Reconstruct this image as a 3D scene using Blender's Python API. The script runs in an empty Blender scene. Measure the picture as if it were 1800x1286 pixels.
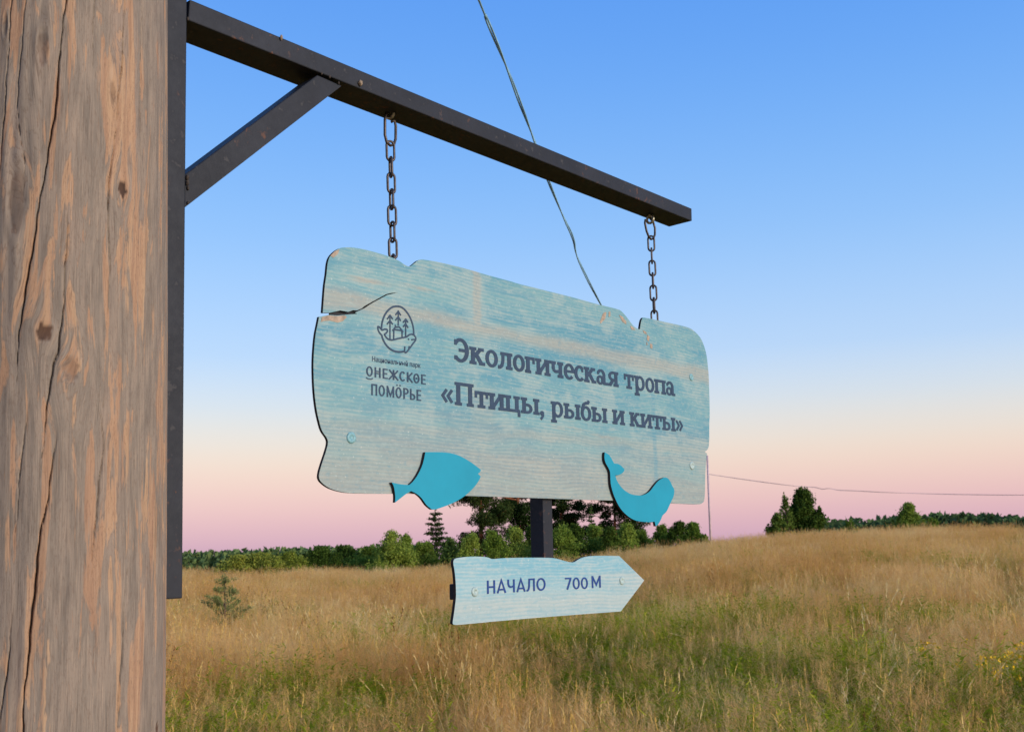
import bpy, bmesh, math, random
import numpy as np
from mathutils import Vector, Matrix

# ------------------------------------------------------------------ camera, sky, sun
SC = bpy.context.scene
COL = SC.collection
F, CX, CY = 1900.0, 900.0, 643.0            # focal length and centre for an 1800 x 1286 frame
EYE = Vector((0, 0, 1.62))
PITCH, ROLL = math.atan(340 / F), math.radians(1.2)
_f = Vector((0, math.cos(PITCH), math.sin(PITCH)))
_r0, _u0 = Vector((1, 0, 0)), Vector((0, -math.sin(PITCH), math.cos(PITCH)))
_r = math.cos(ROLL) * _r0 - math.sin(ROLL) * _u0
_u = math.sin(ROLL) * _r0 + math.cos(ROLL) * _u0
cam = bpy.data.cameras.new('camera')
cam.sensor_width, cam.lens = 36.0, 36.0 * F / 1800
cam.clip_start, cam.clip_end = 0.05, 20000
cam.dof.use_dof, cam.dof.focus_distance, cam.dof.aperture_fstop = True, 2.75, 15
camo = bpy.data.objects.new('camera', cam)
COL.objects.link(camo)
camo.matrix_world = Matrix((( _r.x, _u.x, -_f.x, EYE.x), (_r.y, _u.y, -_f.y, EYE.y),
                            (_r.z, _u.z, -_f.z, EYE.z), (0, 0, 0, 1)))
SC.camera = camo

SUN_AZ, SUN_EL = math.radians(124), math.radians(13)      # clockwise from +Y; behind the camera, to its right
world = bpy.data.worlds.new('World'); SC.world = world; world.use_nodes = True
wt = world.node_tree; wt.nodes.clear()
sky = wt.nodes.new('ShaderNodeTexSky'); sky.sky_type = 'NISHITA'; sky.sun_disc = False
sky.sun_elevation, sky.sun_rotation = SUN_EL, SUN_AZ
sky.air_density, sky.dust_density, sky.ozone_density = 1.0, 0.6, 1.5
# the twilight bands of the eastern sky (blue, cream, pink, mauve) follow the height above the horizon
tc = wt.nodes.new('ShaderNodeTexCoord'); sp = wt.nodes.new('ShaderNodeSeparateXYZ')
wt.links.new(tc.outputs['Generated'], sp.inputs[0])
mr = wt.nodes.new('ShaderNodeMapRange'); mr.inputs['From Min'].default_value = -0.05; mr.inputs['From Max'].default_value = 0.55
wt.links.new(sp.outputs['Z'], mr.inputs['Value'])
rp = wt.nodes.new('ShaderNodeValToRGB'); rp.color_ramp.interpolation = 'B_SPLINE'
def lin(r, g, b):
    f = lambda c: c / 12.92 if c <= 0.04045 else ((c + 0.055) / 1.055) ** 2.4
    return (f(r / 255), f(g / 255), f(b / 255), 1)
SKYC = [(-0.05, (170, 134, 168)), (0.0, (182, 142, 186)), (0.022, (204, 156, 186)), (0.048, (226, 176, 184)),
        (0.078, (238, 203, 188)), (0.105, (234, 217, 202)), (0.14, (212, 220, 228)), (0.185, (182, 211, 247)),
        (0.29, (140, 192, 249)), (0.42, (98, 164, 246)), (0.55, (78, 146, 240))]
els = rp.color_ramp.elements
for i, (z, c) in enumerate(SKYC):
    e = els[i] if i < 2 else els.new(0.5)
    e.position = 0.0
for i, (z, c) in enumerate(SKYC):
    els[i].position = (z + 0.05) / 0.6
    els[i].color = lin(*c)
wt.links.new(mr.outputs[0], rp.inputs[0])
b1 = wt.nodes.new('ShaderNodeBackground'); b1.inputs['Strength'].default_value = 0.03
b2 = wt.nodes.new('ShaderNodeBackground'); b2.inputs['Strength'].default_value = 0.92
wt.links.new(sky.outputs[0], b1.inputs[0]); wt.links.new(rp.outputs[0], b2.inputs[0])
ad = wt.nodes.new('ShaderNodeAddShader'); wo = wt.nodes.new('ShaderNodeOutputWorld')
wt.links.new(b1.outputs[0], ad.inputs[0]); wt.links.new(b2.outputs[0], ad.inputs[1]); wt.links.new(ad.outputs[0], wo.inputs[0])

sl = bpy.data.lights.new('sun', 'SUN'); sl.energy, sl.angle, sl.color = 4.2, math.radians(22), (1.0, 0.89, 0.76)
so = bpy.data.objects.new('sun', sl); COL.objects.link(so)
_sd = Vector((math.sin(SUN_AZ) * math.cos(SUN_EL), math.cos(SUN_AZ) * math.cos(SUN_EL), math.sin(SUN_EL)))
so.rotation_euler = _sd.to_track_quat('Z', 'Y').to_euler()

vs = SC.view_settings
vs.view_transform, vs.look, vs.exposure, vs.gamma = 'Standard', 'None', 0.0, 1.0
SC.cycles.use_denoising = True
SC.cycles.max_bounces = 6
SC.cycles.transparent_max_bounces = 4

# ------------------------------------------------------------------ helpers
def tag(o, label=None, cat=None, group=None, kind=None):
    if label: o['label'] = label
    if cat: o['category'] = cat
    if group: o['group'] = group
    if kind: o['kind'] = kind
    return o

def link(o, parent=None):
    COL.objects.link(o)
    if parent is not None:
        o.parent = parent
        o.matrix_parent_inverse = Matrix.Translation(-parent.location)
    return o

def thing(name, label, cat, loc, group=None):
    o = bpy.data.objects.new(name, None); COL.objects.link(o); o.location = loc
    o.empty_display_size = 0.1
    return tag(o, label, cat, group)

def fast_mesh(name, verts, faces, mats, smooth=False, midx=None):
    verts = np.asarray(verts, np.float32); faces = np.asarray(faces, np.int32)
    k = faces.shape[1]
    me = bpy.data.meshes.new(name)
    me.vertices.add(len(verts)); me.vertices.foreach_set('co', verts.ravel())
    me.loops.add(faces.size); me.loops.foreach_set('vertex_index', faces.ravel())
    me.polygons.add(len(faces))
    me.polygons.foreach_set('loop_start', np.arange(len(faces), dtype=np.int32) * k)
    me.polygons.foreach_set('loop_total', np.full(len(faces), k, np.int32))
    if midx is not None: me.polygons.foreach_set('material_index', np.asarray(midx, np.int32))
    if smooth: me.polygons.foreach_set('use_smooth', np.ones(len(faces), bool))
    for m in (mats if isinstance(mats, (list, tuple)) else [mats]): me.materials.append(m)
    me.update(calc_edges=True); me.validate()
    return me

def bm_obj(name, bm, mats, parent=None, smooth=False):
    me = bpy.data.meshes.new(name)
    bm.to_mesh(me); bm.free()
    for m in (mats if isinstance(mats, (list, tuple)) else [mats]): me.materials.append(m)
    if smooth:
        for p in me.polygons: p.use_smooth = True
    return link(bpy.data.objects.new(name, me), parent)

def ray(px, py):
    return _f + _r * ((px - CX) / F) - _u * ((py - CY) / F)

# ---- the vertical plane of the sign: runs along D, faces the camera with -AWAY
_v = ray(2611, 947); D = Vector((_v.x, _v.y, 0)).normalized()
AWAY = Vector((-D.y, D.x, 0))
_q = ray(335, 0); _q = _q * (2.065 / _q.dot(_f))
P0 = _q.dot(AWAY)                                        # distance of the beam's front face
def UV(px, py, off=0.0):
    """pixel -> (u, z) on the plane `off` metres behind the beam's front face"""
    r = ray(px, py); t = (P0 + off) / r.dot(AWAY)
    p = EYE + r * t
    return (p.dot(D), p.z)
def W(u, z, off=0.0):
    return D * u + AWAY * (P0 + off) + Vector((0, 0, z))

def smooth_outline(pts, sub=3):
    """Catmull-Rom through the points; a third value of 1 marks a sharp corner"""
    n = len(pts); out = []
    cor = [len(p) > 2 for p in pts]
    P = [Vector((p[0], p[1])) for p in pts]
    for i in range(n):
        p0, p1, p2, p3 = P[i - 1], P[i], P[(i + 1) % n], P[(i + 2) % n]
        if cor[i]: p0 = p1 * 2 - p2
        if cor[(i + 1) % n]: p3 = p2 * 2 - p1
        for k in range(sub):
            t = k / sub
            out.append(0.5 * ((2 * p1) + (p2 - p0) * t + (2 * p0 - 5 * p1 + 4 * p2 - p3) * t * t + (3 * p1 - p0 - 3 * p2 + p3) * t ** 3))
    return [(v.x, v.y) for v in out]

def slab(name, uv, off, thick, mats, parent, bevel=0.0, plane_attr=None, loc=None):
    """extrude an outline on the sign plane; slot 0 the front, slot 1 edges and back"""
    bm = bmesh.new()
    fr = [bm.verts.new(W(u, z, off)) for u, z in uv]
    bk = [bm.verts.new(W(u, z, off + thick)) for u, z in uv]
    f = bm.faces.new(fr); g = bm.faces.new(list(reversed(bk)))
    n = len(uv)
    g.material_index = 1
    for i in range(n):
        s = bm.faces.new((fr[i], bk[i], bk[(i + 1) % n], fr[(i + 1) % n])); s.material_index = 1
    bmesh.ops.recalc_face_normals(bm, faces=bm.faces)
    bmesh.ops.triangulate(bm, faces=[f, g])
    o = bm_obj(name, bm, mats, parent)
    if plane_attr is not None:
        me = o.data; a = me.attributes.new('plane', 'FLOAT_VECTOR', 'POINT')
        co = np.array([(v.co.dot(D) - plane_attr[0], v.co.z - plane_attr[1], 0) for v in me.vertices], np.float32)
        a.data.foreach_set('vector', co.ravel())
    return o

# ---- materials
class NT:
    def __init__(self, name):
        self.m = bpy.data.materials.new(name); self.m.use_nodes = True
        self.t = self.m.node_tree; self.t.nodes.clear()
    def n(self, typ, ins=None, **kw):
        nd = self.t.nodes.new(typ)
        for k, v in kw.items(): setattr(nd, k, v)
        for k, v in (ins or {}).items():
            if hasattr(v, 'is_output'): self.t.links.new(v, nd.inputs[k])
            else: nd.inputs[k].default_value = v
        return nd
    def math(self, op, a, b=0.0, clamp=False):
        return self.n('ShaderNodeMath', {0: a, 1: b}, operation=op, use_clamp=clamp).outputs[0]
    def noise(self, vec, scale, detail=4, rough=0.55, dist=0.0):
        return self.n('ShaderNodeTexNoise', {'Vector': vec, 'Scale': scale, 'Detail': detail, 'Roughness': rough, 'Distortion': dist}).outputs['Fac']
    def ramp(self, fac, stops, interp='LINEAR'):
        nd = self.n('ShaderNodeValToRGB', {0: fac}); cr = nd.color_ramp; cr.interpolation = interp
        while len(cr.elements) < len(stops): cr.elements.new(1.0)
        for e, (p, c) in zip(cr.elements, stops): e.position = p; e.color = c if len(c) == 4 else (*c, 1)
        return nd.outputs[0]
    def step(self, v, a, b):
        return self.n('ShaderNodeMapRange', {'Value': v, 'From Min': a, 'From Max': b}, interpolation_type='SMOOTHSTEP').outputs[0]
    def mix(self, f, a, b, blend='MIX'):
        return self.n('ShaderNodeMix', {0: f, 6: a, 7: b}, data_type='RGBA', blend_type=blend).outputs[2]
    def scale(self, vec, s):
        return self.n('ShaderNodeMapping', {'Vector': vec, 'Scale': s}).outputs[0]
    def bump(self, h, strength, dist):
        return self.n('ShaderNodeBump', {'Height': h, 'Strength': strength, 'Distance': dist}).outputs[0]
    def out(self, col, rough=0.7, normal=None, spec=0.3, metal=0.0):
        ins = {'Base Color': col, 'Roughness': rough, 'Specular IOR Level': spec, 'Metallic': metal}
        if normal is not None: ins['Normal'] = normal
        p = self.n('ShaderNodeBsdfPrincipled', ins)
        self.n('ShaderNodeOutputMaterial', {0: p.outputs[0]})
        return self.m

def obj_coord(N): return N.n('ShaderNodeTexCoord').outputs['Object']

def mat_log():
    N = NT('weathered_log')
    g = N.n('ShaderNodeAttribute', attribute_name='grain').outputs['Vector']
    kn = N.n('ShaderNodeAttribute', attribute_name='knot').outputs['Fac']
    big = N.noise(N.scale(g, (13, 1.3, 1)), 1, 3, 0.55, 0.3)
    patch = N.noise(N.scale(g, (46, 4.6, 1)), 1, 6, 0.62, 0.5)
    patch2 = N.noise(N.scale(g, (70, 8.5, 7)), 1, 4, 0.6, 0.5)
    fib = N.noise(N.scale(g, (640, 11, 1)), 1, 5, 0.7)
    rings = N.noise(N.scale(g, (88, 2.2, 3)), 1, 3, 0.5, 0.7)
    cross = N.noise(N.scale(g, (14, 150, 3)), 1, 3, 0.5)
    sel = N.math('ADD', N.math('MULTIPLY', patch, 0.62), N.math('MULTIPLY', big, 0.38))
    m1 = N.step(sel, 0.515, 0.545)
    grey = N.ramp(patch2, [(0.25, lin(100, 91, 82)), (0.5, lin(122, 110, 98)), (0.75, lin(138, 122, 107))])
    grey = N.mix(N.math('MULTIPLY', N.step(big, 0.5, 0.66), 0.5), grey, lin(138, 118, 103))
    tan = N.ramp(rings, [(0.3, lin(142, 108, 84)), (0.5, lin(158, 122, 93)), (0.7, lin(168, 136, 104))])
    c = N.mix(N.math('MULTIPLY', m1, 0.80), grey, tan)
    st = N.noise(N.scale(g, (22, 3.4, 5)), 1, 5, 0.65, 0.4)
    c = N.mix(N.math('MULTIPLY', N.step(st, 0.60, 0.72), 0.40), c, lin(96, 76, 64))
    # annual ring lines following the patches
    iso = N.math('ABSOLUTE', N.math('SUBTRACT', N.math('FRACT', N.math('MULTIPLY', sel, 24.0)), 0.5))
    c = N.mix(N.math('MULTIPLY', N.step(iso, 0.14, 0.02), 0.42), c, lin(88, 68, 56))
    c = N.mix(N.math('MULTIPLY', N.step(fib, 0.52, 0.66), 0.34), c, lin(168, 146, 124))
    c = N.mix(N.math('MULTIPLY', N.step(fib, 0.47, 0.33), 0.50), c, lin(76, 62, 53))
    c = N.mix(N.math('MULTIPLY', N.step(cross, 0.58, 0.72), 0.10), c, lin(112, 98, 90))
    c = N.mix(kn, c, N.ramp(patch2, [(0.35, lin(34, 24, 20)), (0.62, lin(96, 70, 54))]))
    h = N.math('ADD', N.math('MULTIPLY', fib, 0.6), N.math('MULTIPLY', rings, 0.8))
    return N.out(c, 0.82, N.bump(h, 0.6, 0.002), 0.2)

def mat_steel():
    N = NT('black_painted_steel')
    o = obj_coord(N)
    big = N.noise(o, 7, 5, 0.6); sm = N.noise(o, 55, 4, 0.6); fine = N.noise(o, 240, 3, 0.6)
    c = N.ramp(big, [(0.3, lin(24, 26, 32)), (0.7, lin(36, 38, 45))])
    c = N.mix(N.math('MULTIPLY', N.step(sm, 0.60, 0.70), 0.40), c, lin(78, 75, 74))
    rust = N.math('MULTIPLY', N.step(sm, 0.58, 0.67), N.step(big, 0.54, 0.64))
    c = N.mix(N.math('MULTIPLY', rust, 0.75), c, N.ramp(fine, [(0.3, lin(58, 34, 26)), (0.7, lin(112, 70, 44))]))
    h = N.math('ADD', N.math('MULTIPLY', fine, 0.5), sm)
    r = N.n('ShaderNodeMapRange', {'Value': sm, 'To Min': 0.42, 'To Max': 0.75}).outputs[0]
    return N.out(c, r, N.bump(h, 0.25, 0.0012), 0.22)

def mat_plain(name, rgb, rough=0.7, var=0.12, sc=20, spec=0.3, metal=0.0):
    N = NT(name); o = obj_coord(N); c0 = lin(*rgb)
    k = N.noise(o, sc, 4, 0.6)
    a = tuple(x * (1 - var * 1.6) for x in c0[:3]) + (1,); b = tuple(min(1, x * (1 + var * 1.6)) for x in c0[:3]) + (1,)
    return N.out(N.ramp(k, [(0.25, a), (0.75, b)]), rough, N.bump(k, 0.15, 0.001), spec, metal)

def mat_board(name, teal, teal2, beige, pale, feat):
    N = NT(name)
    p = N.n('ShaderNodeAttribute', attribute_name='plane').outputs['Vector']
    xyz = N.n('ShaderNodeSeparateXYZ', {0: p}); u, v = xyz.outputs[0], xyz.outputs[1]
    wob = N.noise(N.scale(p, (2.2, 5, 1)), 1, 3, 0.5)
    vw = N.math('ADD', v, N.math('MULTIPLY', N.math('SUBTRACT', wob, 0.5), 0.05))
    q = N.n('ShaderNodeCombineXYZ', {0: u, 1: vw, 2: 0.0}).outputs[0]
    st1 = N.noise(N.scale(q, (1.6, 17, 1)), 1, 5, 0.62, 0.2)
    st2 = N.noise(N.scale(q, (5, 48, 4)), 1, 4, 0.6, 0.2)
    brush = N.noise(N.scale(q, (14, 190, 2)), 1, 4, 0.65)
    ridge = N.math('SINE', N.math('ADD', N.math('MULTIPLY', vw, 2 * math.pi / 0.0088), N.math('MULTIPLY', st2, 3.2)))
    blot = N.noise(N.scale(p, (7, 9, 8)), 1, 4, 0.6)
    spk = N.noise(p, 190, 2, 0.5)
    c = N.mix(N.step(st1, 0.35, 0.62), lin(*teal), lin(*teal2))
    c = N.mix(N.math('MULTIPLY', N.step(st2, 0.53, 0.66), 0.55), c, lin(*pale))
    c = N.mix(N.math('MULTIPLY', N.step(blot, 0.50, 0.62), 0.55), c, lin(*pale))
    c = N.mix(N.math('MULTIPLY', N.step(blot, 0.46, 0.32), 0.55), c, lin(*teal))
    # beige wood grain showing through the paint
    bg = N.step(st1, 0.60, 0.72)
    for (f, lo, hi, s) in feat['bands']:                        # lengthways band: z = f(u) given as slope/offset
        dist = N.math('ABSOLUTE', N.math('SUBTRACT', N.math('ADD', vw, N.math('MULTIPLY', N.math('SUBTRACT', blot, 0.5), 0.03)), N.math('ADD', N.math('MULTIPLY', u, f[0]), f[1])))
        bg = N.math('MAXIMUM', bg, N.math('MULTIPLY', N.step(dist, hi, lo), s))
    for (uc, wd, z0, z1, s) in feat['streaks']:                 # upright streak of bare wood
        dist = N.math('ABSOLUTE', N.math('SUBTRACT', N.math('ADD', u, N.math('MULTIPLY', N.math('SUBTRACT', st2, 0.5), 0.03)), uc))
        k = N.math('MULTIPLY', N.step(dist, wd, wd * 0.35), N.math('MULTIPLY', N.step(v, z0 - 0.03, z0 + 0.02), N.step(v, z1 + 0.03, z1 - 0.01)))
        bg = N.math('MAXIMUM', bg, N.math('MULTIPLY', k, s))
    if feat.get('low'):
        bg = N.math('MAXIMUM', bg, N.math('MULTIPLY', N.step(N.math('ADD', v, N.math('MULTIPLY', N.math('SUBTRACT', st1, 0.5), 0.35)), feat['low'], 0.02), 0.72))
    c = N.mix(N.math('MULTIPLY', bg, 0.8), c, lin(*beige))
    for (uc, wd, z0, z1, s) in feat['blue']:
        dist = N.math('ABSOLUTE', N.math('SUBTRACT', u, uc))
        k = N.math('MULTIPLY', N.step(dist, wd, wd * 0.3), N.math('MULTIPLY', N.step(v, z0 - 0.02, z0 + 0.02), N.step(v, z1 + 0.02, z1 - 0.02)))
        c = N.mix(N.math('MULTIPLY', k, s), c, lin(*teal))
    rk = N.math('MULTIPLY', N.step(ridge, 0.2, 1.0), N.step(blot, 0.30, 0.6))
    c = N.mix(N.math('MULTIPLY', rk, 0.36), c, lin(*pale))
    rk2 = N.math('MULTIPLY', N.step(ridge, -0.3, -1.0), N.step(blot, 0.28, 0.6))
    c = N.mix(N.math('MULTIPLY', rk2, 0.30), c, lin(*teal))
    c = N.mix(N.math('MULTIPLY', N.step(brush, 0.50, 0.72), 0.5), c, lin(*pale))
    dab = N.noise(N.scale(p, (60, 95, 3)), 1, 3, 0.6)
    c = N.mix(N.math('MULTIPLY', N.step(dab, 0.52, 0.68), 0.4), c, lin(*pale))
    c = N.mix(N.math('MULTIPLY', N.step(dab, 0.46, 0.30), 0.35), c, lin(*teal))
    c = N.mix(N.math('MULTIPLY', N.step(spk, 0.66, 0.72), 0.3), c, lin(214, 214, 204))
    c = N.mix(N.math('MULTIPLY', N.step(spk, 0.31, 0.27), 0.4), c, lin(90, 96, 96))
    return N.out(c, 0.55, N.bump(N.math('ADD', N.math('MULTIPLY', ridge, 0.3), brush), 0.18, 0.0008), 0.35)

def mat_leaf(name, cols, trans=0.3, tone=False):
    N = NT(name)
    r = N.n('ShaderNodeObjectInfo').outputs['Random']
    g = N.n('ShaderNodeNewGeometry'); ri = g.outputs['Random Per Island']
    f = N.math('ADD', N.math('MULTIPLY', r, 0.5), N.math('MULTIPLY', ri, 0.5))
    if tone:
        tn = N.n('ShaderNodeAttribute', attribute_name='tone', attribute_type='INSTANCER').outputs['Fac']
        f = N.math('ADD', N.math('MULTIPLY', tn, 0.55), N.math('ADD', N.math('MULTIPLY', r, 0.15), N.math('MULTIPLY', ri, 0.30)))
    n = len(cols)
    c = N.ramp(f, [(0.12 + 0.76 * i / (n - 1), lin(*x)) for i, x in enumerate(cols)])
    d = N.n('ShaderNodeBsdfDiffuse', {0: c}); t = N.n('ShaderNodeBsdfTranslucent', {0: c})
    m = N.n('ShaderNodeMixShader', {0: trans, 1: d.outputs[0], 2: t.outputs[0]})
    N.n('ShaderNodeOutputMaterial', {0: m.outputs[0]})
    return N.m

def mat_ground():
    N = NT('meadow_soil'); o = obj_coord(N)
    a = N.noise(o, 0.12, 5, 0.6); b = N.noise(o, 1.3, 5, 0.65); f = N.noise(o, 14, 4, 0.7)
    c = N.ramp(b, [(0.3, lin(150, 108, 50)), (0.5, lin(190, 140, 72)), (0.7, lin(210, 162, 92))])
    c = N.mix(N.math('MULTIPLY', N.step(a, 0.5, 0.64), 0.5), c, lin(98, 92, 40))
    c = N.mix(N.math('MULTIPLY', N.step(f, 0.5, 0.3), 0.5), c, lin(70, 56, 30))
    return N.out(c, 0.95, N.bump(f, 0.6, 0.05), 0.1)

M = {}
M['log'] = mat_log(); M['steel'] = mat_steel(); M['ground'] = mat_ground()
M['edge'] = mat_plain('dark_board_edge', (50, 40, 38), 0.85, 0.4, 160)
M['bare'] = mat_plain('torn_board_core', (150, 134, 118), 0.9, 0.25, 90)
M['letter'] = mat_plain('slate_print', (38, 58, 80), 0.6, 0.14, 60)
M['navy'] = mat_plain('navy_print', (24, 56, 116), 0.6, 0.14, 60)
M['turq'] = mat_plain('turquoise_paint', (12, 132, 156), 0.5, 0.06, 9)
M['chain'] = mat_plain('dull_chain_steel', (70, 62, 60), 0.45, 0.3, 160, 0.5, 0.6)
M['zinc'] = mat_plain('zinc_bolt', (150, 146, 132), 0.35, 0.2, 200, 0.5, 0.8)
M['cocoon'] = mat_plain('papery_cocoon', (128, 112, 94), 0.95, 0.3, 300)
M['bark'] = mat_plain('grey_brown_bark', (84, 68, 56), 0.9, 0.3, 9)
M['redbark'] = mat_plain('red_pine_bark', (132, 80, 52), 0.9, 0.3, 5)
M['greypole'] = mat_plain('weathered_pole_wood', (184, 160, 160), 0.85, 0.12, 5)
M['wire'] = mat_plain('grey_blue_cable', (124, 164, 186), 0.7, 0.2, 8)
M['farwire'] = mat_plain('pale_far_cable', (200, 172, 168), 0.8, 0.1, 3)
M['pine'] = mat_leaf('pine_needles', [(30, 46, 22), (48, 64, 30), (66, 74, 36)], 0.15)
M['spruce'] = mat_leaf('spruce_needles', [(46, 68, 32), (70, 94, 44), (98, 116, 54)], 0.2)
M['bush'] = mat_leaf('bush_leaves', [(80, 104, 38), (116, 138, 54), (150, 162, 72)], 0.42)
M['willow'] = mat_leaf('willow_leaves', [(98, 114, 40), (128, 138, 54), (156, 156, 70)], 0.4)
M['darkleaf'] = mat_leaf('dark_leaves', [(54, 74, 28), (78, 98, 40), (104, 120, 52)], 0.3)
M['sapling'] = mat_leaf('sapling_needles', [(104, 116, 66), (130, 138, 82), (158, 158, 100)], 0.4)
M['forest'] = mat_leaf('far_forest_foliage', [(62, 84, 52), (84, 106, 66), (110, 124, 70)], 0.25)
M['straw'] = mat_leaf('dry_grass_stalks', [(168, 128, 54), (216, 172, 84), (236, 198, 112), (248, 224, 154)], 0.5, True)
M['panicle'] = mat_leaf('grass_seed_heads', [(200, 142, 80), (224, 172, 104), (238, 194, 126), (248, 220, 160)], 0.5, True)
M['olive'] = mat_leaf('olive_grass_blades', [(126, 126, 34), (172, 158, 54), (206, 184, 78)], 0.46, True)
M['herb'] = mat_leaf('green_herb_leaves', [(106, 124, 24), (146, 154, 38), (190, 184, 62)], 0.48, True)
M['yellow'] = mat_plain('yellow_petals', (226, 178, 24), 0.7, 0.15, 60)

# ------------------------------------------------------------------ terrain
_ex = np.array([-0.70, -0.32, -0.16, -0.05, 0.053, 0.13, 0.18, 0.237, 0.316, 0.42, 0.50, 0.80])
_ee = np.array([-0.0045, -0.004, -0.004, -0.003, 0.001, 0.010, 0.0155, 0.0190, 0.0215, 0.0225, 0.0225, 0.020])
def ground_z(x, y):
    x = np.asarray(x, float); y = np.asarray(y, float)
    az = x / np.maximum(y, 9.0)
    e = np.interp(np.clip(az, -0.7, 0.8), _ex, _ee)
    zc = 1.62 + 55 * e - 0.60
    s = np.clip((y - 2.0) / 53.0, 0, 1)
    z = zc * s ** 1.05
    t = np.clip((y - 58) / 120, 0, 1); t = t * t * (3 - 2 * t)
    z = z * (1 - t) + t * (-4.0)
    z = z + 0.05 * np.sin(x * 0.7 + 1.3) * np.sin(y * 0.45) * np.clip(y / 8, 0, 1) * (1 - t)
    return z

def make_ground():
    gx = np.concatenate([-np.geomspace(60, 4000, 22)[::-1], np.linspace(-58, 58, 140), np.geomspace(60, 4000, 22)])
    gy = np.concatenate([-np.geomspace(4, 3000, 14)[::-1], np.linspace(-3, 90, 140), np.geomspace(92, 6000, 40)])
    X, Y = np.meshgrid(gx, gy)
    Z = ground_z(X, Y)
    V = np.stack([X.ravel(), Y.ravel(), Z.ravel()], 1)
    nx, ny = len(gx), len(gy)
    i = np.arange(nx - 1)[None, :] + (np.arange(ny - 1) * nx)[:, None]
    i = i.ravel()
    o = link(bpy.data.objects.new('ground', fast_mesh('ground', V, np.stack([i, i + 1, i + nx + 1, i + nx], 1), M['ground'], True)))
    tag(o, kind='structure')
make_ground()

def at(px, Y, py=None):
    """world X (and height) of a pixel column at forward distance Y"""
    r = ray(px, 960 if py is None else py)
    return r.x / r.y * Y, EYE.z + r.z / r.y * Y

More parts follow.
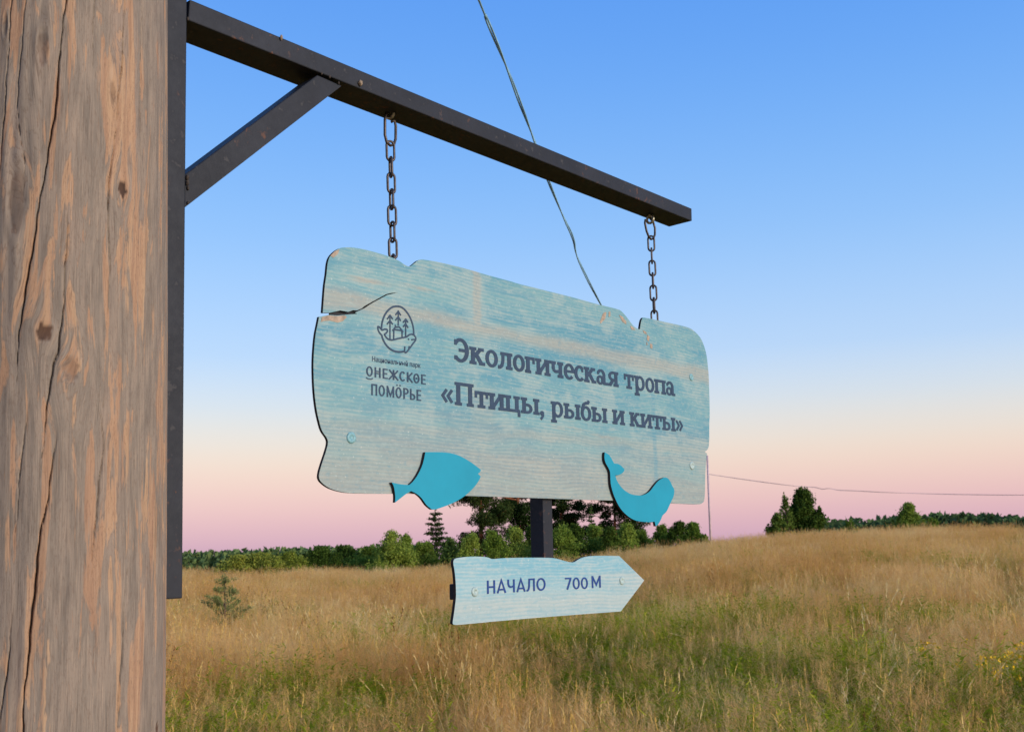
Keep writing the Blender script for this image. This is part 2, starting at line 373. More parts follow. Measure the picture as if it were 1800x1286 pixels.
# ------------------------------------------------------------------ the log post
def make_log():
    R = 0.2
    r1, r2 = ray(297.5, 0), ray(287.5, 1286)
    m = r1.cross(r2).normalized()
    if m.x > 0: m = -m                                           # points left, away from the tangent plane
    a = (Vector((0, 0, 1)) - m * m.z).normalized()               # log axis
    h = m.cross(a).normalized()
    if h.y < 0: h = -h
    s = 1.94                                                     # metres to the tangent line
    c = EYE + h * s + m * R
    base = c - a * (c.z / a.z)                                   # where the axis meets the ground
    X0, Y0 = (-m), m.cross(a)                                    # local frame around the axis
    X0 = X0 - a * X0.dot(a); X0.normalize(); Y0 = a.cross(X0)
    L = Matrix((X0, Y0, a))                                      # rows: world -> local
    eye_l = L @ (EYE - base)
    def hit(px, py):
        d = L @ ray(px, py)
        A = d.x ** 2 + d.y ** 2; B = 2 * (eye_l.x * d.x + eye_l.y * d.y); C = eye_l.x ** 2 + eye_l.y ** 2 - R * R
        disc = max(0.0, B * B - 4 * A * C)
        t = (-B - math.sqrt(disc)) / (2 * A)
        p = eye_l + d * t
        return math.atan2(p.y, p.x), p.z
    ph0 = math.atan2(eye_l.y, eye_l.x)                           # direction facing the camera
    nv = 620
    ang = np.concatenate([np.linspace(-1.75, 1.75, nv), np.linspace(1.75, 2 * math.pi - 1.75, 60)[1:-1]])
    zs = np.concatenate([np.linspace(-0.15, 1.15, 12)[:-1], np.linspace(1.15, 2.85, 300), np.linspace(2.86, 3.25, 8)])
    U = ang * R                                                  # arc length from the facing line
    UU, ZZ = np.meshgrid(U, zs)
    rng = np.random.RandomState(4)
    rad = R + 0.004 * np.sin(UU / R * 2 + 0.7) + 0.0025 * np.sin(UU / R * 5 + ZZ * 0.8) + 0.002 * np.sin(ZZ * 3.1 + UU * 9)
    # fibres
    for k in range(26):
        fq = rng.uniform(60, 420); ph = rng.uniform(0, 6.28); sl = rng.uniform(-6, 6)
        rad += 0.00016 * np.sin(UU * fq + ph + sl * ZZ + 1.5 * np.sin(ZZ * rng.uniform(1, 4) + ph))
    def wrap(a): return (a - ph0 + math.pi) % (2 * math.pi) - math.pi
    cracks = [
        ([(117, -20), (117, 0), (110, 50), (104, 100), (102, 149), (95, 209), (86, 264), (75, 328), (64, 393), (54, 463), (42, 523), (34, 587), (30, 640), (28, 690)], 0.0017, 0.016),
        ([(119, 350), (115, 448), (111, 538), (102, 622), (93, 640), (83, 715), (73, 806), (69, 850)], 0.0014, 0.012),
        ([(99, 755), (85, 876), (73, 921), (63, 1012), (53, 1117), (43, 1218), (39, 1300)], 0.0022, 0.018),
        ([(219, -10), (214, 100), (207, 174), (199, 264), (189, 319), (189, 423), (193, 478), (187, 548), (182, 590)], 0.0014, 0.012),
        ([(249, -10), (246, 100), (245, 199), (246, 300), (252, 380)], 0.0009, 0.006),
        ([(198, 640), (176, 730), (181, 791), (173, 856), (163, 966), (156, 1060)], 0.0012, 0.009),
        ([(224, 970), (218, 1072), (216, 1142), (211, 1218), (207, 1300)], 0.0012, 0.011),
        ([(55, 690), (40, 780), (30, 900), (22, 990)], 0.0010, 0.007),
        ([(24, 1060), (15, 1152), (7, 1217), (-4, 1290)], 0.0011, 0.010),
        ([(281, 780), (274, 941), (269, 1092), (266, 1300)], 0.0008, 0.005),
        ([(22, -10), (14, 120), (4, 250), (-4, 330)], 0.0012, 0.010),
        ([(48, -10), (38, 90), (30, 190), (44, 290), (41, 380)], 0.0009, 0.006),
        ([(165, -10), (160, 120), (163, 150)], 0.0010, 0.007),
        ([(122, 1286), (130, 1180), (139, 1040), (150, 960)], 0.0008, 0.005),
        ([(242, 660), (236, 760), (232, 900), (227, 970)], 0.0008, 0.004),
        ([(283, 120), (281, 300), (279, 480), (277, 640)], 0.0008, 0.005),
    ]
    for pts, hw, dep in cracks:
        pa = [hit(x, y) for x, y in pts]
        zz = np.array([p[1] for p in pa])[::-1]; uu = np.array([wrap(p[0]) * R for p in pa])[::-1]
        cu = np.interp(zs, zz, uu) + 0.0007 * np.sin(zs * 60) + 0.0004 * np.sin(zs * 171 + 1)
        env = np.clip(np.minimum(zs - zz[0], zz[-1] - zs) / 0.10, 0, 1)
        if pts[0][1] < 0: env = np.where(zs > zz[-1] - 0.1, np.where(zs <= zz[-1] + 0.3, 1, 0), env)
        if pts[-1][1] > 1280: env = np.where(zs < zz[0] + 0.1, np.where(zs >= zz[0] - 0.3, 1, 0), env)
        d = np.abs(UU - cu[:, None])
        w = (0.85 * hw * (0.4 + 0.6 * env) * (0.8 + 0.35 * np.sin(zs * 23 + hw * 1e4)))[:, None]
        rad -= 1.0 * dep * env[:, None] * np.clip(1 - d / w, 0, 1) ** 0.8
        rad -= 0.0012 * env[:, None] * np.exp(-(d / 0.007) ** 2)
    knots = [(213, 333, 0.0085, 0.015), (77, 585, 0.012, 0.014), (30, 350, 0.012, 0.055), (75, 85, 0.008, 0.03), (196, 165, 0.006, 0.022),
             (122, 650, 0.012, 0.02), (10, 45, 0.004, 0.02), (274, 1278, 0.006, 0.01)]
    GU = UU.copy(); KN = np.zeros_like(UU)
    for x, y, ru, rv in knots:
        ka, kz = hit(x, y); ku = wrap(ka) * R
        du, dv = UU - ku, ZZ - kz
        GU -= 0.92 * du * np.exp(-(du / (ru * 2.6)) ** 2 - (dv / (rv * 3.4)) ** 2)
        e = (du / ru) ** 2 + (dv / rv) ** 2
        wob = 0.25 * np.sin(np.arctan2(dv, du) * 5 + x) + 0.15 * np.sin(np.arctan2(dv, du) * 9)
        KN = np.maximum(KN, np.clip((1.0 - e * (1 + wob)) * 3, 0, 1) * (0.95 if rv < 0.019 else 0.4))
        ring = np.exp(-((np.sqrt(e) - 1.25) / 0.25) ** 2)
        rad += 0.0012 * ring - 0.003 * np.exp(-e * 2.2) * (1 if rv < 0.019 else 0.8)
    GU += 0.004 * np.sin(ZZ * 2.3) + 0.003 * np.sin(ZZ * 6.1 + 2)
    PH = UU / R + ph0
    taper = 1.0
    V = np.stack([rad * np.cos(PH) * taper, rad * np.sin(PH) * taper, ZZ], 2).reshape(-1, 3)
    Li = np.array(L.transposed())
    V = V @ np.array(L) + np.array(base)                           # local -> world (rows of L are axes)
    nc, nr = len(ang), len(zs)
    j = np.arange(nc); jn = (j + 1) % nc
    rows = (np.arange(nr - 1) * nc)[:, None]
    Fq = np.stack([(rows + j).ravel(), (rows + jn).ravel(), (rows + nc + jn).ravel(), (rows + nc + j).ravel()], 1)
    root = thing('log_post', 'thick weathered brown log post with long cracks and knots', 'post', base)
    # cap as a fan of quads is hidden above; close top with a separate part
    me = fast_mesh('log_trunk', V, Fq, M['log'], True)
    at_ = me.attributes.new('grain', 'FLOAT_VECTOR', 'POINT')
    at_.data.foreach_set('vector', np.stack([GU, ZZ, np.zeros_like(GU)], 2).reshape(-1).astype(np.float32))
    ak = me.attributes.new('knot', 'FLOAT', 'POINT'); ak.data.foreach_set('value', KN.ravel().astype(np.float32))
    link(bpy.data.objects.new('trunk', me), root)
    bm = bmesh.new()
    top = [bm.verts.new(Vector(V[(nr - 1) * nc + k])) for k in range(0, nc, 8)]
    bm.faces.new(top)
    bm_obj('end_grain', bm, M['bark'], root)
make_log()

# ------------------------------------------------------------------ steel bracket
def quad(pts, off=0.0): return [UV(x, y, off) for x, y in pts]
def steel_bar(name, uv, off, thick, parent, bev=0.0022):
    o = slab(name, uv, off, thick, [M['steel'], M['steel']], parent)
    b = o.modifiers.new('bevel', 'BEVEL'); b.width = bev; b.segments = 2; b.limit_method = 'ANGLE'; b.angle_limit = math.radians(40)
    return o
UC0 = UV(690, 300, 0.05)[0]
bracket = thing('steel_bracket', 'black rusty steel bracket with long arm fixed to the log', 'bracket', W(UV(310, 1050)[0], 0.0, 0.03))
bracket.location.z = UV(310, 1050)[1]
steel_bar('upright', quad([(291, -120), (331.5, -120), (330, 0), (325.5, 525), (322, 1051), (285, 1053)]), 0.002, 0.05, bracket)
BT = UV(1216, 366.5); BB = UV(1216.5, 388.5); AT = UV(334, -1); AB = UV(331, 35.5)
steel_bar('arm', [AT, AB, BB, BT], 0.0, 0.085, bracket)
steel_bar('brace', quad([(327, 306), (560, 131), (603, 150), (327, 364)]), 0.0035, 0.06, bracket)
def lump(name, c, r, mat, parent=None, seed=0, sq=(1, 1, 1), sub=2):
    bm = bmesh.new(); bmesh.ops.create_icosphere(bm, subdivisions=sub, radius=1)
    rr = random.Random(seed)
    for v in bm.verts: v.co = Vector((v.co.x * sq[0], v.co.y * sq[1], v.co.z * sq[2])) * r * rr.uniform(0.78, 1.15) + c
    return bm_obj(name, bm, mat, parent, True)
M['weld'] = mat_plain('rusty_weld', (54, 46, 40), 0.8, 0.4, 260)
for k, (x, y, r) in enumerate([(330, 312, .004), (330, 321, .004), (331, 330, .003), (331, 33, .003), (566, 129, .0025), (580, 135, .003), (596, 146, .0025), (331, 356, .0025)]):
    u, z = UV(x, y); lump('weld_bead', W(u, z, 0.001), r, M['weld'], bracket, k, (0.8, 0.8, 1.5))

def tube_path(bm, pts, r, seg=8, closed=False):
    pts = [Vector(p) for p in pts]; n = len(pts); rings = []
    up = None
    for i, p in enumerate(pts):
        a = pts[i - 1] if (i > 0 or closed) else p
        b = pts[(i + 1) % n] if (i < n - 1 or closed) else p
        t = (b - a).normalized()
        if up is None: up = t.orthogonal().normalized()
        up = (up - t * up.dot(t)).normalized(); s = t.cross(up)
        rr = r[i] if isinstance(r, (list, tuple)) else r
        rings.append([bm.verts.new(p + (up * math.cos(2 * math.pi * k / seg) + s * math.sin(2 * math.pi * k / seg)) * rr) for k in range(seg)])
    m = n if closed else n - 1
    for i in range(m):
        A, B = rings[i], rings[(i + 1) % n]
        # align closing ring
        sh = 0
        if closed and i == n - 1:
            sh = min(range(seg), key=lambda q: sum((A[k].co - B[(k + q) % seg].co).length for k in range(seg)))
        for k in range(seg):
            bm.faces.new((A[k], A[(k + 1) % seg], B[(k + 1 + sh) % seg], B[(k + sh) % seg]))
    if not closed:
        bm.faces.new(list(reversed(rings[0]))); bm.faces.new(rings[-1])

def stadium(L, Wd, n=7):
    r = Wd / 2; h = L / 2 - r; out = []
    for k in range(n): a = math.pi * k / (n - 1); out.append((r * math.cos(a), h + r * math.sin(a)))
    for k in range(n): a = math.pi + math.pi * k / (n - 1); out.append((r * math.cos(a), -h + r * math.sin(a)))
    return out

def chain(top, bot, first, label, rot0):
    """first: list of (side, down) points in metres of the top connector, relative to top"""
    COFF = 0.058
    t3 = W(*UV(top[0], top[1], COFF), COFF); b3 = W(*UV(bot[0], bot[1], COFF), COFF)
    root = thing('chain', label, 'chain', t3, 'chains holding the hanging sign')
    bm = bmesh.new()
    tube_path(bm, [t3 + D * a + Vector((0, 0, b)) for a, b in first], 0.0033, 8, False)
    bm_obj('shackle', bm, M['chain'], root, True)
    # eye bolt on the underside of the arm
    bm = bmesh.new(); ec = t3 + Vector((0, 0, 0.008))
    tube_path(bm, [ec + AWAY * (0.012 * math.cos(a)) + Vector((0, 0, 0.012 * math.sin(a))) for a in [2 * math.pi * k / 12 for k in range(12)]], 0.004, 7, True)
    bm_obj('eye_bolt', bm, M['zinc'], root, True)
    bm = bmesh.new(); tube_path(bm, [ec + Vector((0, 0, 0.008)), ec + Vector((0, 0, 0.05))], 0.005, 8); bm_obj('eye_bolt_shank', bm, M['zinc'], root, True)
    s0 = t3 + Vector((0, 0, min(b for a, b in first) + 0.004))
    dirv = b3 - s0; L = dirv.length; dv = dirv.normalized()
    pitch = 0.0385; n = int(L / pitch) + 2
    side1 = (D - dv * D.dot(dv)).normalized(); side2 = dv.cross(side1)
    me = None
    for i in range(n):
        c = s0 + dv * (pitch * (i + 0.5) - 0.002)
        a = rot0 + (math.pi / 2 if i % 2 else 0) + 0.12 * math.sin(i * 2.1)
        sd = side1 * math.cos(a) + side2 * math.sin(a)
        if me is None:
            bm = bmesh.new(); tube_path(bm, [(x, 0, y) for x, y in stadium(0.0475, 0.0185)], 0.0029, 8, True)
            me = bpy.data.meshes.new('link'); bm.to_mesh(me); bm.free(); me.materials.append(M['chain'])
            for p in me.polygons: p.use_smooth = True
        o = bpy.data.objects.new('link', me)
        y = (-dv).cross(sd)
        o.matrix_world = Matrix.Translation(c) @ Matrix((sd, y, -dv)).transposed().to_4x4()
        COL.objects.link(o); o.parent = root; o.matrix_parent_inverse = Matrix.Translation(-root.location)
chain((686, 205), (691, 452), [(0.004, -0.012), (0.013, -0.006), (0.017, -0.018), (0.0165, -0.05), (0.011, -0.066), (0, -0.071), (-0.011, -0.066), (-0.0165, -0.05), (-0.0165, -0.012), (-0.012, 0.004), (-0.003, 0.008)],
      'steel chain with long shackle hanging from arm nearest the log', 0.35)
chain((1143, 390), (1151, 570), [(-0.012, -0.004), (-0.027, 0.0), (-0.029, -0.01), (-0.022, -0.034), (-0.012, -0.049), (0, -0.055), (0.012, -0.05), (0.022, -0.036), (0.024, -0.015), (0.016, 0.004), (0.003, 0.009)],
      'steel chain with open shackle hanging at the far arm tip', 0.9)

for (x, y, r, lab, sq) in [(493, 67, .0065, 'small pale cocoon stuck on top edge of steel arm', (0.6, 0.6, 1.2)),
                           (632, 147, .009, 'brown fluffy cocoon stuck under arm between brace and chain', (0.8, 0.8, 1.0))]:
    u, z = UV(x, y)
    o = lump('cocoon', W(u, z, -0.003), r * 0.75, M['cocoon'], None, int(x), sq, 3); tag(o, lab, 'cocoon')

# ------------------------------------------------------------------ main hanging board
BO = 0.045                                                        # board front, behind the arm's front face
PXB = [(598, 436), (606, 435), (620.4, 435), (645, 439.5), (682, 450), (700.6, 458), (711, 465), (720, 468.3), (728, 463), (735.5, 457.4), (746, 456.4),
       (776.7, 462), (818, 472), (859, 484), (900, 495), (914.7, 499.5), (1001, 521), (1048, 534), (1083.7, 542.8), (1093.4, 548), (1103, 559), (1113, 572),
       (1120.5, 577.5), (1124.9, 578.6, 1), (1126.6, 566.7), (1129, 560), (1134.6, 558.4), (1170, 566), (1205, 574), (1218, 580), (1228.9, 590.5), (1235, 601),
       (1240.8, 618.7), (1244, 640), (1246, 666), (1247.5, 723), (1246.8, 745), (1246, 784), (1239, 793.8, 1), (1243.6, 797, 1), (1242, 801), (1240, 831.7),
       (1238.6, 875), (1234, 883.7), (1224.5, 885.8), (1176.8, 883.7), (1081.5, 879.4), (973, 876), (880, 872.8), (821.8, 871), (721.6, 867), (686.8, 867),
       (628, 866.5), (602, 864.3), (580, 857.8), (566, 848), (561, 840), (561.6, 829.5), (566, 814), (572.5, 794.6), (576.4, 779), (574.6, 769.6), (566, 756.5),
       (560.5, 738), (556, 716), (552.4, 683.6), (551, 646), (552, 617), (554.7, 588.5), (558.8, 568), (561, 556.5, 1),
       (578, 553.2, 1), (592, 554.5, 1), (606, 553.2, 1), (617, 552.2, 1), (628, 551.5, 1), (624, 549.5, 1), (634, 544.6, 1), (641, 541.5, 1), (650, 535.2, 1), (660, 529.4, 1), (671, 523.6, 1), (680, 518.6, 1), (689, 516.4, 1), (700, 513.6, 1),
       (688, 514.8, 1), (679, 516.8, 1), (670, 521.6, 1), (659, 527.6, 1), (649, 533.0, 1), (640, 538.0, 1), (636, 541.8, 1), (627, 545.6, 1), (621, 545.0, 1), (612, 548, 1), (598, 545.5, 1), (580, 549.5, 1), (567.4, 549.5, 1),
       (569, 527), (571, 502), (574, 481.7), (576, 463), (580, 451), (588.6, 441.6)]
uvb = [(*UV(p[0], p[1], BO), *p[2:]) for p in PXB]
U0 = min(p[0] for p in uvb); Z0 = min(p[1] for p in uvb); U1 = max(p[0] for p in uvb); Z1 = max(p[1] for p in uvb)
print('board', U1 - U0, Z1 - Z0, 'bottom', Z0)
rel = lambda x, y: (lambda a: (a[0] - U0, a[1] - Z0))(UV(x, y, BO))
def band(x0, y0, x1, y1):
    a, b = rel(x0, y0), rel(x1, y1); s = (b[1] - a[1]) / (b[0] - a[0]); return (s, a[1] - s * a[0])
M['board'] = mat_board('teal_washed_board', (74, 128, 144), (104, 144, 148), (156, 143, 126), (142, 158, 154), {
    'bands': [(band(640, 541, 900, 590), 0.002, 0.026, 0.75), (band(900, 590, 1240, 662), 0.003, 0.030, 0.75), (band(800, 760, 1240, 790), 0.0, 0.03, 0.5)],
    'streaks': [(rel(838, 520)[0], 0.020, rel(838, 590)[1], rel(838, 470)[1], 0.7), (rel(850, 740)[0], 0.07, rel(850, 800)[1], rel(850, 690)[1], 0.35)],
    'low': 0.24,
    'blue': [(rel(1151, 780)[0], 0.014, rel(1151, 850)[1], rel(1151, 690)[1], 0.55), (rel(905, 640)[0], 0.16, rel(905, 655)[1], rel(905, 600)[1], 0.4)]})
sign = thing('hanging_sign', 'large teal board sign with trail name hanging from two chains', 'sign', W((U0 + U1) / 2, Z0, BO))
TB = 0.0072
board = slab('board', smooth_outline(uvb, 3), BO, TB, [M['board'], M['edge']], sign, plane_attr=(U0, Z0))

# added strip behind the board, blocks the sky so the crack looks dark
steel_bar('added_crack_backing', [(UV(584, 560, BO)[0], Z0 + 0.03), (UV(716, 560, BO)[0], Z0 + 0.03), (UV(716, 560, BO)[0], UV(690, 474, BO)[1]), (UV(584, 560, BO)[0], UV(690, 474, BO)[1])], BO + TB + 0.001, 0.004, sign, 0.0005)

# flaked paint patches, thin chips of pale core on the surface
def flake(px, off, mat, parent, name='paint_flake'):
    uv = [UV(x, y, off) for x, y in px]
    bm = bmesh.new(); bm.faces.new([bm.verts.new(W(u, z, off)) for u, z in uv]); bmesh.ops.recalc_face_normals(bm, faces=bm.faces)
    return bm_obj(name, bm, mat, parent)
for fl in ([(566, 557), (578, 554), (592, 555.5), (606, 554), (610, 557), (603, 564), (594, 567), (580, 563), (570, 564), (564, 566)],
           [(1066, 549), (1064, 560), (1056, 569), (1055, 565), (1060, 551), (1064, 548)], [(1088, 553), (1094, 556), (1101, 565), (1101, 570), (1094, 565)],
           [(1108, 572), (1113, 575), (1117, 580), (1110, 579)], [(1130, 580), (1136, 583), (1137, 588), (1132, 585)], [(1138, 588), (1142, 592), (1141, 600), (1137, 597)],
           [(1137, 600), (1139, 606), (1136, 606)], [(1143, 603), (1147, 605), (1147, 613), (1143, 611)], [(1070, 548), (1073, 547), (1073, 556), (1070, 557)],
           [(581, 449), (588, 442), (597, 438), (594, 446), (586, 453)]):
    flake(fl, BO - 0.0007, M['bare'], sign)

# printed lettering ------------------------------------------------
XH, S_, H_, O_ = 0.735, 0.205, 0.135, 0.075
def glyphs():
    g = {}
    def stem(c, h=XH, y0=0.0, tl=True, tr=False, bl=True, br=True):
        r = [('r', c - S_ / 2, y0, c + S_ / 2, h)]
        if bl or br: r.append(('r', c - S_ / 2 - (O_ if bl else 0), y0, c + S_ / 2 + (O_ if br else 0), y0 + H_))
        if tl or tr: r.append(('r', c - S_ / 2 - (O_ if tl else 0), h - H_, c + S_ / 2 + (O_ if tr else 0), h))
        return r
    full = dict(tl=True, tr=True)
    g['о'] = (0.68, [('e', 0.34, XH / 2, 0.33, XH / 2 + 0.015, 0.18, 0.135, 0, 360)])
    g['Э'] = (0.76, [('e', 0.31, 0.5, 0.42, 0.515, 0.2, 0.145, -140, 138), ('r', 0.22, 0.435, 0.6, 0.57), ('r', 0.0, 0.70, 0.13, 0.93), ('r', 0.0, 0.08, 0.12, 0.26)])
    g['к'] = (0.80, stem(0.17, **full) + [('s', [(0.24, 0.34), (0.54, 0.66)], 0.17), ('s', [(0.33, 0.45), (0.60, 0.06)], 0.19), ('r', 0.44, XH - H_, 0.73, XH), ('r', 0.48, 0, 0.79, H_)])
    g['л'] = (0.80, stem(0.60, tl=False, tr=True, bl=True, br=True) + [('r', 0.13, XH - H_, 0.6, XH), ('s', [(0.27, XH - 0.02), (0.26, 0.34), (0.20, 0.14), (0.10, 0.065), (0.0, 0.06)], 0.155)])
    g['г'] = (0.60, stem(0.17, tl=True) + [('r', 0.1, XH - H_, 0.55, XH), ('r', 0.43, XH - 0.30, 0.56, XH)])
    g['и'] = (0.88, stem(0.17, **full) + stem(0.70, **full) + [('s', [(0.20, 0.06), (0.67, XH - 0.06)], 0.16)])
    g['ч'] = (0.80, stem(0.60, tl=True, tr=True) + [('r', 0.08, 0.36, 0.26, XH), ('r', 0.0, XH - H_, 0.33, XH), ('s', [(0.17, 0.42), (0.20, 0.32), (0.30, 0.27), (0.44, 0.28), (0.56, 0.33)], 0.14)])
    g['е'] = (0.66, [('e', 0.34, XH / 2, 0.335, XH / 2 + 0.015, 0.185, 0.13, 8, 318), ('r', 0.1, 0.32, 0.655, 0.435)])
    g['с'] = (0.62, [('e', 0.345, XH / 2, 0.345, XH / 2 + 0.015, 0.19, 0.135, 48, 318), ('r', 0.45, 0.44, 0.575, 0.68)])
    g['а'] = (0.72, [('r', 0.42, 0.09, 0.60, 0.52), ('e', 0.31, 0.47, 0.29, 0.28, 0.18, 0.13, 0, 152), ('e', 0.25, 0.215, 0.245, 0.23, 0.17, 0.115, 0, 360), ('r', 0.44, 0, 0.72, H_), ('r', 0.06, 0.48, 0.18, 0.63)])
    g['я'] = (0.80, stem(0.60, tl=False, tr=True, bl=True, br=True) + [('e', 0.40, 0.50, 0.31, 0.24, 0.17, 0.125, 90, 270), ('r', 0.36, XH - 0.125, 0.6, XH), ('r', 0.36, 0.26, 0.6, 0.38), ('s', [(0.40, 0.32), (0.19, 0.05)], 0.18), ('r', 0.0, 0, 0.28, H_)])
    g['т'] = (0.76, [('r', 0.285, 0, 0.475, XH), ('r', 0.18, 0, 0.58, H_), ('r', 0.04, XH - H_, 0.72, XH), ('r', 0.03, XH - 0.30, 0.155, XH), ('r', 0.605, XH - 0.30, 0.73, XH)])
    g['р'] = (0.80, stem(0.18, y0=-0.27, tl=True) + [('e', 0.42, XH / 2, 0.335, XH / 2 + 0.015, 0.18, 0.13, -150, 150)])
    g['п'] = (0.88, stem(0.17, tl=True) + stem(0.70, tl=False, tr=True) + [('r', 0.15, XH - H_, 0.72, XH)])
    g['П'] = (0.98, stem(0.18, h=1.0, tl=True) + stem(0.78, h=1.0, tl=False, tr=True) + [('r', 0.15, 1 - 0.14, 0.8, 1.0)])
    g['ц'] = (0.90, stem(0.17, tl=True, tr=True, bl=True, br=False) + stem(0.66, tl=True, tr=True, bl=False, br=False) + [('r', 0.1, 0, 0.83, H_), ('r', 0.70, -0.20, 0.85, 0.08)])
    g['ы'] = (1.06, stem(0.17, tl=True, tr=True, bl=True, br=False) + [('e', 0.36, 0.235, 0.29, 0.235, 0.17, 0.125, -90, 90), ('r', 0.16, 0.345, 0.37, 0.47), ('r', 0.16, 0, 0.37, 0.125)] + stem(0.88, **full))
    g['б'] = (0.72, [('e', 0.35, XH / 2 - 0.01, 0.34, XH / 2 + 0.005, 0.185, 0.13, 0, 360), ('s', [(0.10, 0.40), (0.12, 0.60), (0.20, 0.78), (0.34, 0.86), (0.50, 0.885), (0.56, 1.0)], 0.15)])
    g[','] = (0.34, [('e', 0.15, 0.10, 0.115, 0.115, 0.113, 0.113, 0, 360), ('s', [(0.20, 0.12), (0.20, -0.02), (0.07, -0.19)], 0.12)])
    g['«'] = (0.66, [('s', [(0.27, 0.62), (0.07, 0.35), (0.27, 0.08)], 0.13), ('s', [(0.53, 0.62), (0.33, 0.35), (0.53, 0.08)], 0.13)])
    g['»'] = (0.60, [('s', [(0.07, 0.62), (0.27, 0.35), (0.07, 0.08)], 0.13), ('s', [(0.33, 0.62), (0.53, 0.35), (0.33, 0.08)], 0.13)])
    g[' '] = (0.34, [])
    # plain condensed capitals of the park's name, advance in cap heights
    t = 0.135
    C = {}
    C['О'] = (0.66, [('e', 0.28, 0.5, 0.28, 0.5, t, t, 0, 360)])
    C['Ӧ'] = (0.66, [('e', 0.28, 0.5, 0.28, 0.5, t, t, 0, 360), ('r', 0.08, 1.10, 0.20, 1.22), ('r', 0.36, 1.10, 0.48, 1.22)])
    C['Q'] = (0.66, [('e', 0.28, 0.5, 0.28, 0.5, t, t, 0, 360), ('s', [(0.0, -0.13), (0.10, -0.24), (0.28, -0.27), (0.46, -0.24), (0.56, -0.13)], 0.10)])
    C['0'] = (0.66, [('e', 0.28, 0.5, 0.28, 0.5, t, t, 0, 360), ('e', 0.28, 0.5, 0.08, 0.10, 0.079, 0.099, 0, 360)])
    C['Н'] = (0.70, [('r', 0.06, 0, 0.06 + t, 1), ('r', 0.44, 0, 0.44 + t, 1), ('r', 0.1, 0.56, 0.55, 0.66), ('r', 0.1, 0.36, 0.55, 0.46)])
    C['Е'] = (0.58, [('r', 0.06, 0, 0.06 + t, 1), ('r', 0.1, 0, 0.50, 0.12), ('r', 0.1, 0.45, 0.46, 0.57), ('r', 0.1, 0.88, 0.50, 1)])
    C['Ж'] = (0.96, [('r', 0.37, 0, 0.37 + t, 1), ('s', [(0.05, 0.98), (0.40, 0.5), (0.02, 0.0)], t), ('s', [(0.82, 0.98), (0.47, 0.5), (0.85, 0.0)], t)])
    C['С'] = (0.62, [('e', 0.29, 0.5, 0.29, 0.5, t, t, 42, 318)])
    C['К'] = (0.66, [('r', 0.06, 0, 0.06 + t, 1), ('s', [(0.55, 0.99), (0.18, 0.5), (0.58, 0.0)], t)])
    C['П'] = (0.70, [('r', 0.06, 0, 0.06 + t, 1), ('r', 0.44, 0, 0.44 + t, 1), ('r', 0.1, 0.88, 0.55, 1)])
    C['М'] = (0.86, [('r', 0.06, 0, 0.06 + t, 1), ('r', 0.60, 0, 0.60 + t, 1), ('s', [(0.12, 0.96), (0.40, 0.12), (0.68, 0.96)], t)])
    C['Р'] = (0.62, [('r', 0.06, 0, 0.06 + t, 1), ('e', 0.30, 0.72, 0.25, 0.28, t, 0.12, -90, 90), ('r', 0.1, 0.44, 0.31, 0.56), ('r', 0.1, 0.88, 0.31, 1)])
    C['Ь'] = (0.62, [('r', 0.06, 0, 0.06 + t, 1), ('e', 0.30, 0.28, 0.25, 0.28, t, 0.12, -90, 90), ('r', 0.1, 0.0, 0.31, 0.12), ('r', 0.1, 0.44, 0.31, 0.56)])
    return g, C
SLAB, CAPS = glyphs()

